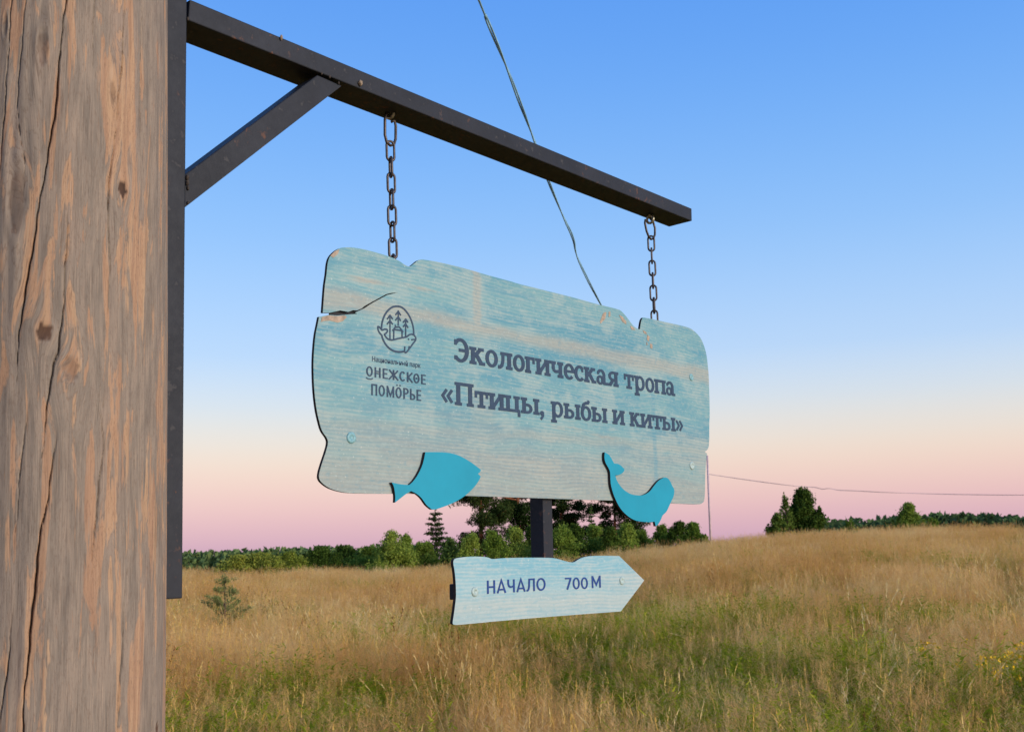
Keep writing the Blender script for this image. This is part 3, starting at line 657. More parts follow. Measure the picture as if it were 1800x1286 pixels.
class Print:
    """flat shapes printed on a board, each a hair above the one before"""
    def __init__(self, off): self.v, self.f, self.off, self.k = [], [], off, 0
    def add(self, quads):                                         # list of 4-point rows in (u, z)
        self.k += 1; o = self.off - 0.00002 * (self.k % 20)
        for q in quads:
            b = len(self.v)
            for u, z in q: self.v.append(tuple(W(u, z, o)))
            self.f.append((b, b + 1, b + 2, b + 3))
    def stroke(self, pts, w, T=lambda p: p):
        P = [Vector(p) for p in pts]; L, R = [], []
        for i, p in enumerate(P):
            a = (p - P[i - 1]).normalized() if i else None
            b = (P[i + 1] - p).normalized() if i < len(P) - 1 else None
            t = ((a or b) + (b or a)).normalized(); n = Vector((-t.y, t.x))
            k = 1.0
            if a and b: k = 1 / max(0.45, n.dot(Vector((-a.y, a.x))))
            L.append(p + n * (w / 2 * k)); R.append(p - n * (w / 2 * k))
        self.add([[T(L[i]), T(L[i + 1]), T(R[i + 1]), T(R[i])] for i in range(len(P) - 1)])
    def prim(self, p, T):
        if p[0] == 'r':
            _, x0, y0, x1, y1 = p
            self.add([[T((x0, y0)), T((x1, y0)), T((x1, y1)), T((x0, y1))]])
        elif p[0] == 's': self.stroke(p[1], p[2], T)
        else:
            _, cx, cy, rx, ry, wx, wy, a0, a1 = p; n = max(6, int((a1 - a0) / 12)); qs = []
            for i in range(n):
                A, B = math.radians(a0 + (a1 - a0) * i / n), math.radians(a0 + (a1 - a0) * (i + 1) / n)
                o = lambda a: (cx + rx * math.cos(a), cy + ry * math.sin(a)); q = lambda a: (cx + (rx - wx) * math.cos(a), cy + (ry - wy) * math.sin(a))
                qs.append([T(o(A)), T(o(B)), T(q(B)), T(q(A))])
            self.add(qs)
    def line(self, text, font, x0, y0, x1, y1, topx, topy, only=0):
        """text from the pixel (x0, y0) to (x1, y1) on the baseline, capital top at (topx, topy)"""
        a, b, c = UV(x0, y0, self.off), UV(x1, y1, self.off), UV(topx, topy, self.off)
        adv = sum(font[ch][0] for ch in text)
        last = font[text[-1]]; adv -= 0.06
        sl = (b[1] - a[1]) / (b[0] - a[0]); sx = (b[0] - a[0]) / adv
        sy = c[1] - (a[1] + sl * (c[0] - a[0]))
        print('line', text, 'width/cap', round(sx / sy, 3), 'slope', round(sl, 4))
        x = 0.0; wi = 0
        for ch in text:
            w, prims = font[ch]; wi += ch == ' '
            if wi != only: x += w; continue
            T = lambda p, x=x: (a[0] + (x + p[0]) * sx, a[1] + sl * (x + p[0]) * sx + p[1] * sy)
            for p in prims: self.prim(p, T)
            x += w
    def build(self, name, mat, parent, label=None):
        me = fast_mesh(name, self.v, self.f, mat)
        bm = bmesh.new(); bm.from_mesh(me)
        for f in bm.faces:
            f.normal_update()
            if f.normal.dot(AWAY) > 0: f.normal_flip()
        bm.to_mesh(me); bm.free()
        o = link(bpy.data.objects.new(name, me), parent)
        if label: o['label'] = label
        return o
LO = BO - 0.0008
def words(text, font, args, labels):
    for k, lab in enumerate(labels):
        p = Print(LO); p.line(text, font, *args, only=k); p.build('lettering', M['letter'], sign, lab)
words('Экологическая тропа', SLAB, (799, 634.5, 1186, 696, 803, 593.5), ['first word of the upper line in slate slab letters', 'second word of the upper line in slate slab letters'])
words('«Птицы, рыбы и киты»', SLAB, (776, 708.5, 1200, 759.5, 806, 671.5), ['first word of the quoted lower line', 'second word of the quoted lower line', 'single letter in the quoted lower line', 'last word of the quoted lower line'])
cz = lambda x, y: (640 + x / 6.43, 520 + y / 6.43)                # logo traced on an enlargement
words('QНЕЖСК0Е', CAPS, (*cz(25, 903), *cz(702, 1002), *cz(60, 793)), ['upper word of the park name in narrow slate capitals'])
words('ПОМӦРЬЕ', CAPS, (*cz(75, 1118), *cz(650, 1186), *cz(80, 990)), ['lower word of the park name in narrow slate capitals'])

def font_line(text, off, x0, y0, x1, y1, topx, topy, bold, mat, parent, label):
    cu = bpy.data.curves.new('text', 'FONT'); cu.body = text; cu.offset = bold; cu.resolution_u = 3
    o = bpy.data.objects.new('text', cu); COL.objects.link(o)
    bpy.context.view_layer.update()
    me = bpy.data.meshes.new_from_object(o.evaluated_get(bpy.context.evaluated_depsgraph_get()))
    COL.objects.unlink(o); bpy.data.objects.remove(o)
    co = np.array([v.co[:] for v in me.vertices]); x_lo, x_hi = co[:, 0].min(), co[:, 0].max()
    cap = 0.73
    a, b, c = UV(x0, y0, off), UV(x1, y1, off), UV(topx, topy, off)
    sl = (b[1] - a[1]) / (b[0] - a[0]); sx = (b[0] - a[0]) / (x_hi - x_lo); sy = (c[1] - (a[1] + sl * (c[0] - a[0]))) / cap
    print('font', text, 'x/y', round(sx / sy, 3), 'ymin/max', co[:, 1].min(), co[:, 1].max())
    for v in me.vertices:
        u = a[0] + (v.co.x - x_lo) * sx; z = a[1] + sl * (u - a[0]) + v.co.y * sy
        v.co = W(u, z, off)
    bm = bmesh.new(); bm.from_mesh(me)
    for f in bm.faces:
        f.normal_update()
        if f.normal.dot(AWAY) > 0: f.normal_flip()
    bm.to_mesh(me); bm.free()
    me.materials.clear(); me.materials.append(mat)
    ob = link(bpy.data.objects.new('lettering', me), parent); ob['label'] = label
font_line('Национальный парк', LO, *cz(92, 736), *cz(640, 812), *cz(94, 680), 0.012, M['letter'], sign, 'small slate lettering between emblem and park name')

# emblem
p = Print(LO)
uvp = lambda pts: [UV(*cz(x, y), LO) for x, y in pts]
def sm(pts, sub=3):
    n = len(pts); P = [Vector(q) for q in pts]; out = []
    for i in range(n - 1):
        p0, p1, p2, p3 = P[max(0, i - 1)], P[i], P[i + 1], P[min(n - 1, i + 2)]
        for k in range(sub):
            t = k / sub; out.append(0.5 * ((2 * p1) + (p2 - p0) * t + (2 * p0 - 5 * p1 + 4 * p2 - p3) * t * t + (3 * p1 - p0 - 3 * p2 + p3) * t ** 3))
    out.append(P[-1]); return [(v.x, v.y) for v in out]
lw = 0.0042
for pts, w in [
    ([(198, 372), (205, 300), (235, 215), (280, 155), (325, 125), (370, 117), (420, 125), (470, 165), (515, 230), (545, 305), (560, 375), (562, 440)], 1.05),      # dome
    ([(565, 440), (585, 470), (583, 500), (560, 530), (520, 585), (490, 625), (470, 640), (460, 625), (462, 570)], 0.9),                                           # head and flipper
    ([(505, 600), (512, 565)], 0.7), ([(450, 627), (400, 632), (340, 622), (285, 590), (245, 545), (215, 490), (200, 440)], 1.05),                                  # belly
    ([(200, 440), (175, 415), (158, 375), (160, 345), (185, 362), (205, 385), (235, 375), (262, 380), (262, 405), (240, 428), (228, 430)], 0.9),                       # tail
    ([(228, 430), (250, 465), (280, 490), (320, 497), (370, 485), (430, 472), (480, 462), (510, 440), (540, 432), (567, 442)], 0.9),                                  # back
    ([(497, 490), (510, 488)], 0.9), ([(535, 495), (580, 488)], 0.8)]:
    p.stroke(sm(uvp(pts)), lw * w)
for pts in ([(294, 485), (294, 215)], [(262, 262), (294, 218), (326, 262)], [(260, 320), (294, 278), (326, 322)],
            [(387, 335), (388, 175)], [(356, 215), (388, 172), (416, 220)], [(354, 275), (388, 235), (416, 282)],
            [(471, 465), (471, 262)], [(441, 300), (472, 262), (498, 300)], [(441, 350), (471, 312), (500, 362)],
            [(335, 485), (337, 390)], [(430, 465), (430, 395)], [(322, 392), (355, 352), (400, 350), (445, 408)], [(340, 378), (435, 392)], [(355, 352), (355, 325)]):
    p.stroke(uvp(pts), lw * 0.85)
p.build('emblem', M['letter'], sign, 'slate line emblem of whale, chapel and fir trees in an oval')

def bolt(x, y, off, r, mat, parent):
    u, z = UV(x, y, off); bm = bmesh.new(); n = 14
    prof = [(1.0, 0.0), (0.97, 0.25), (0.8, 0.42), (0.45, 0.5), (0.40, 0.36), (0.0, 0.34)]
    rings = []
    for (q, h) in prof:
        rings.append([bm.verts.new(W(u + math.cos(2 * math.pi * k / n) * r * max(q, .02), z + math.sin(2 * math.pi * k / n) * r * max(q, .02), off - h * r * 0.6)) for k in range(n)])
    for i in range(len(prof) - 1):
        for k in range(n): bm.faces.new((rings[i][k], rings[i][(k + 1) % n], rings[i + 1][(k + 1) % n], rings[i + 1][k]))
    bm.faces.new(rings[-1]); bmesh.ops.recalc_face_normals(bm, faces=bm.faces)
    bm_obj('bolt_head', bm, mat, parent, True)
M['boltpaint'] = mat_plain('painted_bolt', (112, 154, 160), 0.45, 0.2, 150)
M['boltpale'] = mat_plain('pale_painted_bolt', (152, 170, 166), 0.45, 0.2, 150)
bolt(617, 769, BO, 0.0125, M['boltpaint'], sign); bolt(1215, 663, BO, 0.011, M['boltpaint'], sign); bolt(1216, 818, BO, 0.0125, M['boltpale'], sign)

TC = 0.0075
c6 = lambda x, y: (530 + x / 4.592, 640 + y / 4.592)
c8 = lambda x, y: (880 + x / 4.615, 680 + y / 4.615)
FISH = [(1000, 708, 1), (1100, 708), (1200, 716), (1280, 740), (1360, 785), (1420, 828), (1447, 850, 1), (1442, 868), (1425, 882, 1), (1447, 905, 1), (1430, 940), (1390, 995), (1320, 1060),
        (1230, 1115), (1130, 1155), (1080, 1170), (1052, 1170, 1), (1010, 1135), (970, 1080), (930, 1045), (885, 1022, 1), (845, 1045), (800, 1080), (755, 1115, 1), (757, 1070), (752, 1020), (743, 980),
        (728, 952, 1), (800, 967), (870, 973, 1), (905, 940), (945, 880), (980, 800)]
WHALE = [(845, 528, 1), (880, 550), (905, 590), (920, 618, 1), (960, 625), (990, 650), (1005, 670), (990, 695), (960, 712), (930, 715, 1), (945, 760), (975, 805), (1010, 840), (1060, 868), (1120, 878), (1165, 872),
         (1210, 845), (1245, 800), (1280, 760), (1320, 735), (1350, 735), (1375, 762), (1392, 800), (1408, 830), (1405, 880), (1385, 925), (1365, 970), (1345, 1010), (1315, 1040), (1300, 1075),
         (1280, 1110), (1258, 1128, 1), (1250, 1090, 1), (1210, 1095), (1140, 1090), (1080, 1075), (1020, 1035), (970, 980), (935, 915), (910, 850), (893, 780), (888, 690), (872, 650), (850, 610), (842, 570)]
fo = BO - TC - 0.0012
slab('fish_cutout', smooth_outline([(*UV(*c6(q[0], q[1]), fo), *q[2:]) for q in FISH], 3), fo, TC, [M['turq'], M['edge']], sign)['label'] = 'turquoise fish shaped plate at the lower left of the board'
slab('whale_cutout', smooth_outline([(*UV(*c8(q[0], q[1]), fo), *q[2:]) for q in WHALE], 3), fo, TC, [M['turq'], M['edge']], sign)['label'] = 'turquoise whale shaped plate at the lower right of the board'

# ------------------------------------------------------------------ arrow sign on its drop tube
AO = BO + 0.002
c3 = lambda x, y: (770 + x / 4.737, 860 + y / 4.737)
ARR = [(130, 590), (150, 572), (230, 560), (330, 557), (410, 563), (450, 577), (520, 572), (600, 568), (760, 566), (920, 567), (990, 575), (1050, 592), (1100, 604), (1135, 602), (1170, 580),
       (1215, 562), (1280, 552), (1400, 550), (1508, 552, 1), (1717, 755, 1), (1522, 1013, 1), (1000, 1052), (600, 1085), (200, 1122), (140, 1123), (122, 1112), (130, 1050), (141, 970), (150, 880), (146, 760), (138, 680), (128, 620)]
uva = [(*UV(*c3(q[0], q[1]), AO), *q[2:]) for q in ARR]
UA, ZA = min(q[0] for q in uva), min(q[1] for q in uva); UA1 = max(q[0] for q in uva); ZA1 = max(q[1] for q in uva)
print('arrow', UA1 - UA, ZA1 - ZA)
M['arrow'] = mat_board('pale_blue_washed_board', (98, 152, 168), (134, 166, 172), (160, 166, 160), (164, 175, 172), {
    'bands': [((0.0, 0.028), 0.0, 0.05, 0.9)], 'streaks': [], 'low': 0.10,
    'blue': [((UA1 - UA) * 0.55, 0.28, (ZA1 - ZA) * 0.8, (ZA1 - ZA) * 1.05, 0.45)]})
arrow = thing('arrow_sign', 'pale arrow-shaped direction board hanging below the large sign', 'sign', W((UA + UA1) / 2, ZA, AO))
slab('arrow_board', smooth_outline(uva, 3), AO, 0.0085, [M['arrow'], M['edge']], arrow, plane_attr=(UA, ZA))
tu = UV(971.5, 930, AO + 0.0125); tl = UV(955, 930, AO + 0.0125)
uw = tu[0] - tl[0]
def box_uz(name, u0, u1, z0, z1, off, depth, parent):
    return steel_bar(name, [(u0, z0), (u1, z0), (u1, z1), (u0, z1)], off, depth, parent)
zt = UV(955, 800, BO + .02)[1]; zb = UV(955, 1046, AO)[1]
box_uz('drop_tube', tl[0], tu[0], zb, zt, AO + 0.0125, 0.042, arrow)
e0 = UV(795, 1028, AO + 0.014)
box_uz('cross_tube', UV(804, 1041, AO + .014)[0], UV(1085, 1020, AO + .014)[0], UV(800, 1054, AO + .014)[1], UV(800, 1026, AO + .014)[1], AO + 0.0105, 0.03, arrow)
AL = AO - 0.0008
_t = 0.15
SANS = {'Н': (0.84, [('r', 0.06, 0, 0.06 + _t, 1), ('r', 0.58, 0, 0.58 + _t, 1), ('r', 0.1, 0.43, 0.7, 0.57)]),
        'А': (0.86, [('s', [(0.08, 0), (0.41, 0.97), (0.74, 0)], _t), ('r', 0.2, 0.2, 0.62, 0.33)]),
        'Ч': (0.80, [('r', 0.53, 0, 0.53 + _t, 1), ('s', [(0.125, 1), (0.125, 0.66), (0.17, 0.5), (0.29, 0.425), (0.42, 0.43), (0.6, 0.5)], 0.145)]),
        'Л': (0.88, [('r', 0.62, 0, 0.62 + _t, 1), ('r', 0.22, 0.87, 0.74, 1), ('s', [(0.29, 0.97), (0.26, 0.4), (0.21, 0.17), (0.14, 0.08), (0.03, 0.065)], _t)]),
        'О': (0.92, [('e', 0.45, 0.5, 0.41, 0.51, _t, 0.14, 0, 360)]), '0': (0.74, [('e', 0.36, 0.5, 0.32, 0.51, _t, 0.14, 0, 360)]),
        '7': (0.68, [('r', 0.04, 0.87, 0.62, 1), ('s', [(0.55, 0.93), (0.22, 0.0)], 0.155)]),
        'М': (0.95, [('r', 0.06, 0, 0.06 + _t, 1), ('r', 0.74, 0, 0.74 + _t, 1), ('s', [(0.14, 0.95), (0.475, 0.25), (0.81, 0.95)], 0.14)])}
for txt, args, lab in (('НАЧАЛО', (*c3(403, 868), *c3(897, 838), *c3(410, 756)), 'navy capitals naming the trail start'),
                       ('700', (*c3(1056, 832), *c3(1250, 825), *c3(1065, 733)), 'navy distance figures'),
                       ('М', (*c3(1276, 820), *c3(1357, 815), *c3(1282, 718)), 'navy capital after the distance figures')):
    p = Print(AL); p.line(txt, SANS, *args); p.build('lettering', M['navy'], arrow, lab)
for (x, y) in ((305, 850), (1530, 757)): bolt(*c3(x, y), AO, 0.0115, M['boltpale'], arrow)

# ------------------------------------------------------------------ trees and shrubs
def rand_quads(rng, C, size, aspect=0.6, flat=0.0):
    """leaf quads: centres C (n,3), edge sizes (n,)"""
    n = len(C)
    a = rng.normal(size=(n, 3)); a /= np.linalg.norm(a, axis=1)[:, None]
    b = rng.normal(size=(n, 3)); b -= a * (a * b).sum(1)[:, None]; b /= np.linalg.norm(b, axis=1)[:, None]
    s = np.asarray(size)[:, None] * 0.5
    V = np.stack([C - a * s, C + b * s * aspect, C + a * s, C - b * s * aspect], 1).reshape(-1, 3)
    return V, np.arange(n * 4).reshape(n, 4)

def limb_mesh(name, segs, mat, parent):
    bm = bmesh.new()
    for pts, rad in segs: tube_path(bm, pts, rad, 6)
    return bm_obj(name, bm, mat, parent, True)

def bushy(name, label, cat, px, Y, top, wpx, mat, seed, nleaf=1500, leaf=0.14, group=None, stemmy=0.25, bark='bark', low=0.12, sink=0.0, cone=0.0, sparse=1.0):
    rng = np.random.RandomState(seed); rr = random.Random(seed)
    x, _ = at(px, Y); gz = float(ground_z(x, Y)) - sink; zt = at(px, Y, top)[1]
    H = zt - gz; Wd = wpx / F * Y
    root = thing(name, label, cat, Vector((x, Y, gz)), group)
    segs = []; blobs = []
    nl = max(6, int(15 * sparse))
    th = H * stemmy
    segs.append(([(x, Y, gz - 0.1), (x + rr.uniform(-.05, .05) * H, Y, gz + th), (x + rr.uniform(-.06, .06) * H, Y + rr.uniform(-.05, .05), gz + H * 0.82)], [0.03 * H ** 0.8, 0.022 * H ** 0.8, 0.006]))
    for k in range(nl):
        a = rr.uniform(0, 6.283); zf = rr.uniform(low, 0.96)
        wid = math.sin(math.pi * min(1, max(0.08, (zf - low * 0.5) / (1.0 - low * 0.5))) ** (0.75 + cone * 0.6)) ** 0.7 if zf < 0.97 else 0.3
        if cone: wid = (1 - zf) ** 0.7 * 1.15 + 0.12
        q = rr.uniform(0.15, 0.68) * wid
        c = np.array([x + math.cos(a) * q * Wd / 2, Y + math.sin(a) * q * Wd / 2, gz + zf * H])
        segs.append(([(x, Y, gz + max(th * 0.5, zf * H * 0.55)), tuple(c)], [0.010 * H ** 0.7, 0.003]))
        blobs.append((c, (0.20 + 0.18 * rr.random()) * Wd * max(0.45, wid), (0.12 + 0.10 * rr.random()) * H))
    blobs.append((np.array([x, Y, gz + H * 0.88]), 0.14 * Wd, 0.12 * H))
    Cs = []
    for c, rw, rh in blobs:
        n = int(nleaf / len(blobs))
        d = rng.normal(size=(n, 3)); d /= np.linalg.norm(d, axis=1)[:, None]
        r = rng.uniform(0.15, 1, n) ** 0.55 * (1 + 0.25 * rng.normal(size=n)).clip(0.4, 1.5)
        Cs.append(c + d * r[:, None] * np.array([rw, rw, rh]))
    # leafy shoots that break the outline
    for k in range(int(26 * sparse)):
        a = rr.uniform(0, 6.283); q = rr.random() ** 0.6 * 0.5; zf = (1 - (2 * q) ** 2 * (0.45 + 0.4 * (cone > 0))) * rr.uniform(0.75, 1.06)
        l = rr.uniform(0.08, 0.2) * H; n = int(nleaf / 90)
        e = np.array([x + math.cos(a) * q * Wd, Y + math.sin(a) * q * Wd, gz + zf * H]); t = rng.uniform(0, 1, n)
        Cs.append(e + np.stack([rr.gauss(0, .15) * l * t, rr.gauss(0, .15) * l * t, -l * (1 - t)], 1) + rng.normal(size=(n, 3)) * (0.02 + 0.09 * (1 - t))[:, None])
    C = np.concatenate(Cs); C = C[C[:, 2] > gz + 0.02]
    C[:, 2] = np.minimum(C[:, 2], gz + H * (1.03 + 0.04 * rng.normal(size=len(C))))
    V, Fq = rand_quads(rng, C, leaf * rng.uniform(0.6, 1.4, len(C)))
    limb_mesh('trunk', segs, M[bark], root)
    link(bpy.data.objects.new('crown', fast_mesh('crown', V, Fq, M[mat])), root)
    return root

def conifer(name, label, px, Y, top, wpx, seed, mat='spruce', group=None, bark='bark', start=0.08, droop=0.15, dens=1.0, needle=0.16, whorl=0.35, sink=0.0, cat='tree', tip=0.75):
    rng = np.random.RandomState(seed); rr = random.Random(seed)
    x, _ = at(px, Y); gz = float(ground_z(x, Y)) - sink; zt = at(px, Y, top)[1]
    H = zt - gz; R = wpx / F * Y / 2
    root = thing(name, label, cat, Vector((x, Y, gz)), group)
    segs = [([(x, Y, gz - 0.1), (x + 0.01 * H, Y, gz + H * 0.5), (x, Y, gz + H * 0.99)], [0.022 * H ** 0.9, 0.014 * H ** 0.9, 0.006])]
    Cs = [np.array([[x, Y, gz + H * (0.9 + 0.1 * k / 12)] for k in range(12)]) + rng.normal(size=(12, 3)) * 0.03]
    z = start
    while z < 0.97:
        f = (z - start) / (1 - start)
        prof = (1 - f) ** tip * (0.8 + 0.25 * rr.random())
        nb = rr.randint(6, 9)
        for b in range(nb):
            a = rr.uniform(0, 6.283); L = R * prof * rr.uniform(0.6, 1.12) + 0.03
            ca, sa = math.cos(a), math.sin(a)
            p0 = Vector((x, Y, gz + z * H)); up = 0.25 * (f - 0.3)
            p1 = p0 + Vector((ca * L * 0.6, sa * L * 0.6, L * (up - droop * 0.3))); p2 = p0 + Vector((ca * L, sa * L, L * (up - droop * 0.2 + 0.08)))
            segs.append(([p0, p1, p2], [0.006 * H ** 0.6, 0.004 * H ** 0.5, 0.002]))
            n = max(6, int(30 * dens * L / max(0.1, needle * 3)))
            t = rng.uniform(0.18, 1.0, n)
            P = np.array(p0)[None] * (1 - t)[:, None] + np.array(p2)[None] * t[:, None]
            P[:, 2] -= droop * L * 0.5 * np.sin(t * 3.14)
            sp_ = (0.10 + 0.24 * (1 - t))[:, None] * L
            P += rng.normal(size=(n, 3)) * np.array([1, 1, 0.75]) * sp_ * 0.6
            Cs.append(P)
        z += whorl / H * rr.uniform(0.75, 1.2)
    C = np.concatenate(Cs)
    V, Fq = rand_quads(rng, C, needle * rng.uniform(0.6, 1.5, len(C)), 0.34)
    limb_mesh('trunk', segs, M[bark], root)
    link(bpy.data.objects.new('crown', fast_mesh('crown', V, Fq, M[mat])), root)
    return root

def pine(label, px, Y, top, wpx, seed, group=None, start=0.3, nl=16, dens=1.0):
    rng = np.random.RandomState(seed); rr = random.Random(seed)
    x, _ = at(px, Y); gz = float(ground_z(x, Y)) - 0.1; zt = at(px, Y, top)[1]
    H = zt - gz; R = wpx / F * Y / 2
    root = thing('pine_tree', label, 'tree', Vector((x, Y, gz)), group)
    segs = [([(x, Y, gz - 0.1), (x + rr.uniform(-.1, .1), Y, gz + H * 0.5), (x + rr.uniform(-.1, .1), Y, gz + H * 0.95)], [0.024 * H, 0.016 * H, 0.02])]
    Cs = []
    for k in range(nl):
        f = (k + rr.random()) / nl; z = start + (0.97 - start) * f
        a = rr.uniform(0, 6.283); L = R * (0.45 + 0.75 * math.sin(math.pi * (0.18 + 0.72 * f))) * rr.uniform(0.55, 1.0)
        p0 = Vector((x, Y, gz + z * H)); p2 = p0 + Vector((math.cos(a) * L, math.sin(a) * L, L * rr.uniform(0.02, 0.4)))
        segs.append(([p0, p0.lerp(p2, 0.5) + Vector((0, 0, -0.05 * L)), p2], [0.008 * H, 0.005 * H, 0.008]))
        for q in range(rr.randint(4, 6)):
            c = p0.lerp(p2, rr.uniform(0.35, 1.05)) + Vector((rr.gauss(0, .12) * R, rr.gauss(0, .12) * R, rr.gauss(0.05, .06) * R))
            n = int(210 * dens); d = rng.normal(size=(n, 3)); d /= np.linalg.norm(d, axis=1)[:, None]
            Cs.append(np.array(c) + d * (rng.uniform(0.1, 1, n) ** 0.5)[:, None] * np.array([0.30, 0.30, 0.2]) * R * rr.uniform(0.7, 1.15))
    C = np.concatenate(Cs)
    V, Fq = rand_quads(rng, C, 0.20 * rng.uniform(0.6, 1.5, len(C)), 0.3)
    limb_mesh('trunk', segs, M['redbark'], root)
    link(bpy.data.objects.new('crown', fast_mesh('crown', V, Fq, M['pine'])), root)

G1 = 'tall pines behind the hanging sign'
pine('dark dense pine seen under board just right of the fish', 846, 78, 808, 128, 11, G1, 0.12, 30)
pine('open pine with reddish trunk left of the drop tube', 912, 80, 800, 104, 12, G1, 0.36, 20, 0.9)
pine('dark pine just right of the drop tube', 990, 80, 815, 84, 13, G1, 0.15, 24)
pine('dark pine behind the tail of the whale plate', 1084, 78, 845, 96, 14, G1, 0.12, 26)
conifer('pine_tree', 'airy young pine standing left of the dark pines below the fish', 766, 74, 893, 74, 21, 'pine', G1, 'bark', 0.05, -0.15, 1.0, 0.2, 0.36, tip=0.5)
conifer('spruce_tree', 'slim pointed spruce between two dark pines under the board', 1041, 70, 884, 34, 22, 'spruce', None, 'bark', 0.05, 0.15, 0.9, 0.17, 0.24)
G2 = 'bushes along the edge of the field'
FRONT = [
    (690, 931, 46, 'bush', 'tall young birch bush left of the airy pine', 0.6), (714, 938, 30, 'bush', 'slim young birch bush just left of the airy pine', 0.8),
    (650, 962, 52, 'bush', 'low green bush left of the tall birch bushes', 0), (607, 961, 50, 'darkleaf', 'dark green bush further left in the hedge row', 0),
    (565, 962, 48, 'darkleaf', 'dark rounded bush right of the yellow-green willow hump', 0),
    (745, 955, 44, 'bush', 'green bush at the foot of the airy pine', 0.2), (790, 948, 46, 'spruce', 'dark green bush left of the arrow board top', 0.3),
    (826, 940, 40, 'bush', 'bright green bush above the arrow board tail', 0.3), (866, 934, 42, 'bush', 'green bush left of the drop tube', 0.3),
    (905, 930, 44, 'bush', 'broad green bush touching the drop tube on its left', 0.2), (935, 925, 40, 'darkleaf', 'dark bush hidden partly behind the drop tube', 0.2),
    (988, 925, 48, 'bush', 'green bush just right of the drop tube', 0.3), (1014, 921, 40, 'darkleaf', 'dark bush below the slim spruce', 0.5),
    (1046, 926, 40, 'bush', 'light green bush in front of the slim spruce', 0.4), (1072, 930, 36, 'darkleaf', 'dark bush under the whale belly', 0.4),
    (1100, 924, 40, 'bush', 'yellowish green bush under the whale belly', 0.4), (1128, 930, 32, 'bush', 'green bush below the whale flipper', 0.4),
    (1166, 924, 30, 'bush', 'small round bush right of the whale flipper', 0.2), (1194, 918, 36, 'darkleaf', 'round dark bush right of the whale plate', 0.2), (1222, 921, 36, 'bush', 'green bush left of the utility pole', 0.2)]
for i, (px, top, w, mt, lab, cn) in enumerate(FRONT):
    bushy('bush', lab, 'bush', px, 58.5 + (i * 37 % 7) * 0.6, top, w * 1.7, mt, 100 + i, 7000, 0.105, G2, 0.15, low=0.0, cone=cn, sink=0.1)
G3 = 'yellow-green willow shrubs'
for i, (px, top, w, lab) in enumerate([(420, 976, 66, 'low yellow-green willow shrub nearest the steel upright'), (462, 970, 70, 'broad yellow-green willow shrub, middle of the hump'), (505, 971, 66, 'yellow-green willow shrub at the right end of the hump')]):
    bushy('willow_shrub', lab, 'bush', px, 57 + i * 0.5, top, w * 1.35, 'willow', 160 + i, 6000, 0.10, G3, 0.1, low=0.0, sink=0.1)
# on the crest to the right
bushy('rounded_tree', 'tall dense dark tree on the crest right of the sign', 'tree', 1417, 66, 862, 66, 'darkleaf', 201, 16000, 0.13, None, 0.12, low=0.0, sink=0.3, cone=0.0, sparse=2.6)
bushy('sparse_tree', 'thin sparse tree with bare twigs beside the dense dark tree', 'tree', 1385, 65, 874, 38, 'darkleaf', 202, 1000, 0.13, None, 0.4, low=0.3, sink=0.3, cone=0.3)
bushy('bush', 'round dark bush left of the thin sparse tree on the crest', 'bush', 1368, 64, 905, 44, 'darkleaf', 203, 3600, 0.15, None, 0.12, low=0.03, sink=0.3)
bushy('bush', 'tiny light green bush on the crest between two trees', 'bush', 1497, 66, 914, 32, 'bush', 204, 900, 0.13, None, 0.12, low=0.03, sink=0.3)
bushy('rounded_tree', 'small rounded green tree alone at right on the crest', 'tree', 1603, 68, 888, 62, 'bush', 205, 7000, 0.12, None, 0.15, low=0.05, sink=0.3)
bushy('bush', 'low bush at the foot of the small rounded tree', 'bush', 1640, 67, 912, 54, 'bush', 206, 1800, 0.14, None, 0.1, low=0.0, sink=0.4)
def sapling():
    rng = np.random.RandomState(31); rr = random.Random(31)
    px, Y = 397, 19.5; x, _ = at(px, Y); gz = float(ground_z(x, Y)); zt = at(px, Y, 1006)[1]; H = zt - gz
    root = thing('pine_sapling', 'pale green young pine sapling alone in the dry grass', 'sapling', Vector((x, Y, gz)))
    segs = [([(x, Y, gz - 0.05), (x + 0.015, Y, gz + H * 0.5), (x - 0.01, Y, gz + H)], [0.018, 0.012, 0.004])]; Cs = []
    def tuftline(p0, p2, n, w):
        t = rng.uniform(0.25, 1.03, n); P = np.array(p0)[None] * (1 - t)[:, None] + np.array(p2)[None] * t[:, None]
        Cs.append(P + rng.normal(size=(n, 3)) * w)
    tuftline((x, Y, gz + H * 0.5), (x - 0.01, Y, gz + H * 1.0), 120, 0.018)
    for zf, L, nb in ((0.30, 0.46, 6), (0.45, 0.44, 6), (0.58, 0.34, 5), (0.72, 0.24, 5), (0.85, 0.12, 4)):
        for b in range(nb):
            a = rr.uniform(0, 6.283); l = L * rr.uniform(0.55, 1.15)
            p0 = Vector((x, Y, gz + H * (zf + rr.uniform(-.04, .04)))); p2 = p0 + Vector((math.cos(a) * l, math.sin(a) * l, l * rr.uniform(0.15, 0.55)))
            segs.append(([p0, p0.lerp(p2, 0.5) + Vector((0, 0, -0.03)), p2], [0.007, 0.005, 0.002]))
            tuftline(p0, p2, int(150 * l / 0.4), 0.022)
            for q in range(2):
                m = p0.lerp(p2, rr.uniform(0.4, 0.8)); e = m + Vector((rr.gauss(0, .09), rr.gauss(0, .09), 0.05)); tuftline(m, e, 30, 0.018)
    C = np.concatenate(Cs); V, Fq = rand_quads(rng, C, rng.uniform(0.03, 0.065, len(C)), 0.22)
    limb_mesh('trunk', segs, M['bark'], root)
    link(bpy.data.objects.new('crown', fast_mesh('crown', V, Fq, M['sapling'])), root)
sapling()

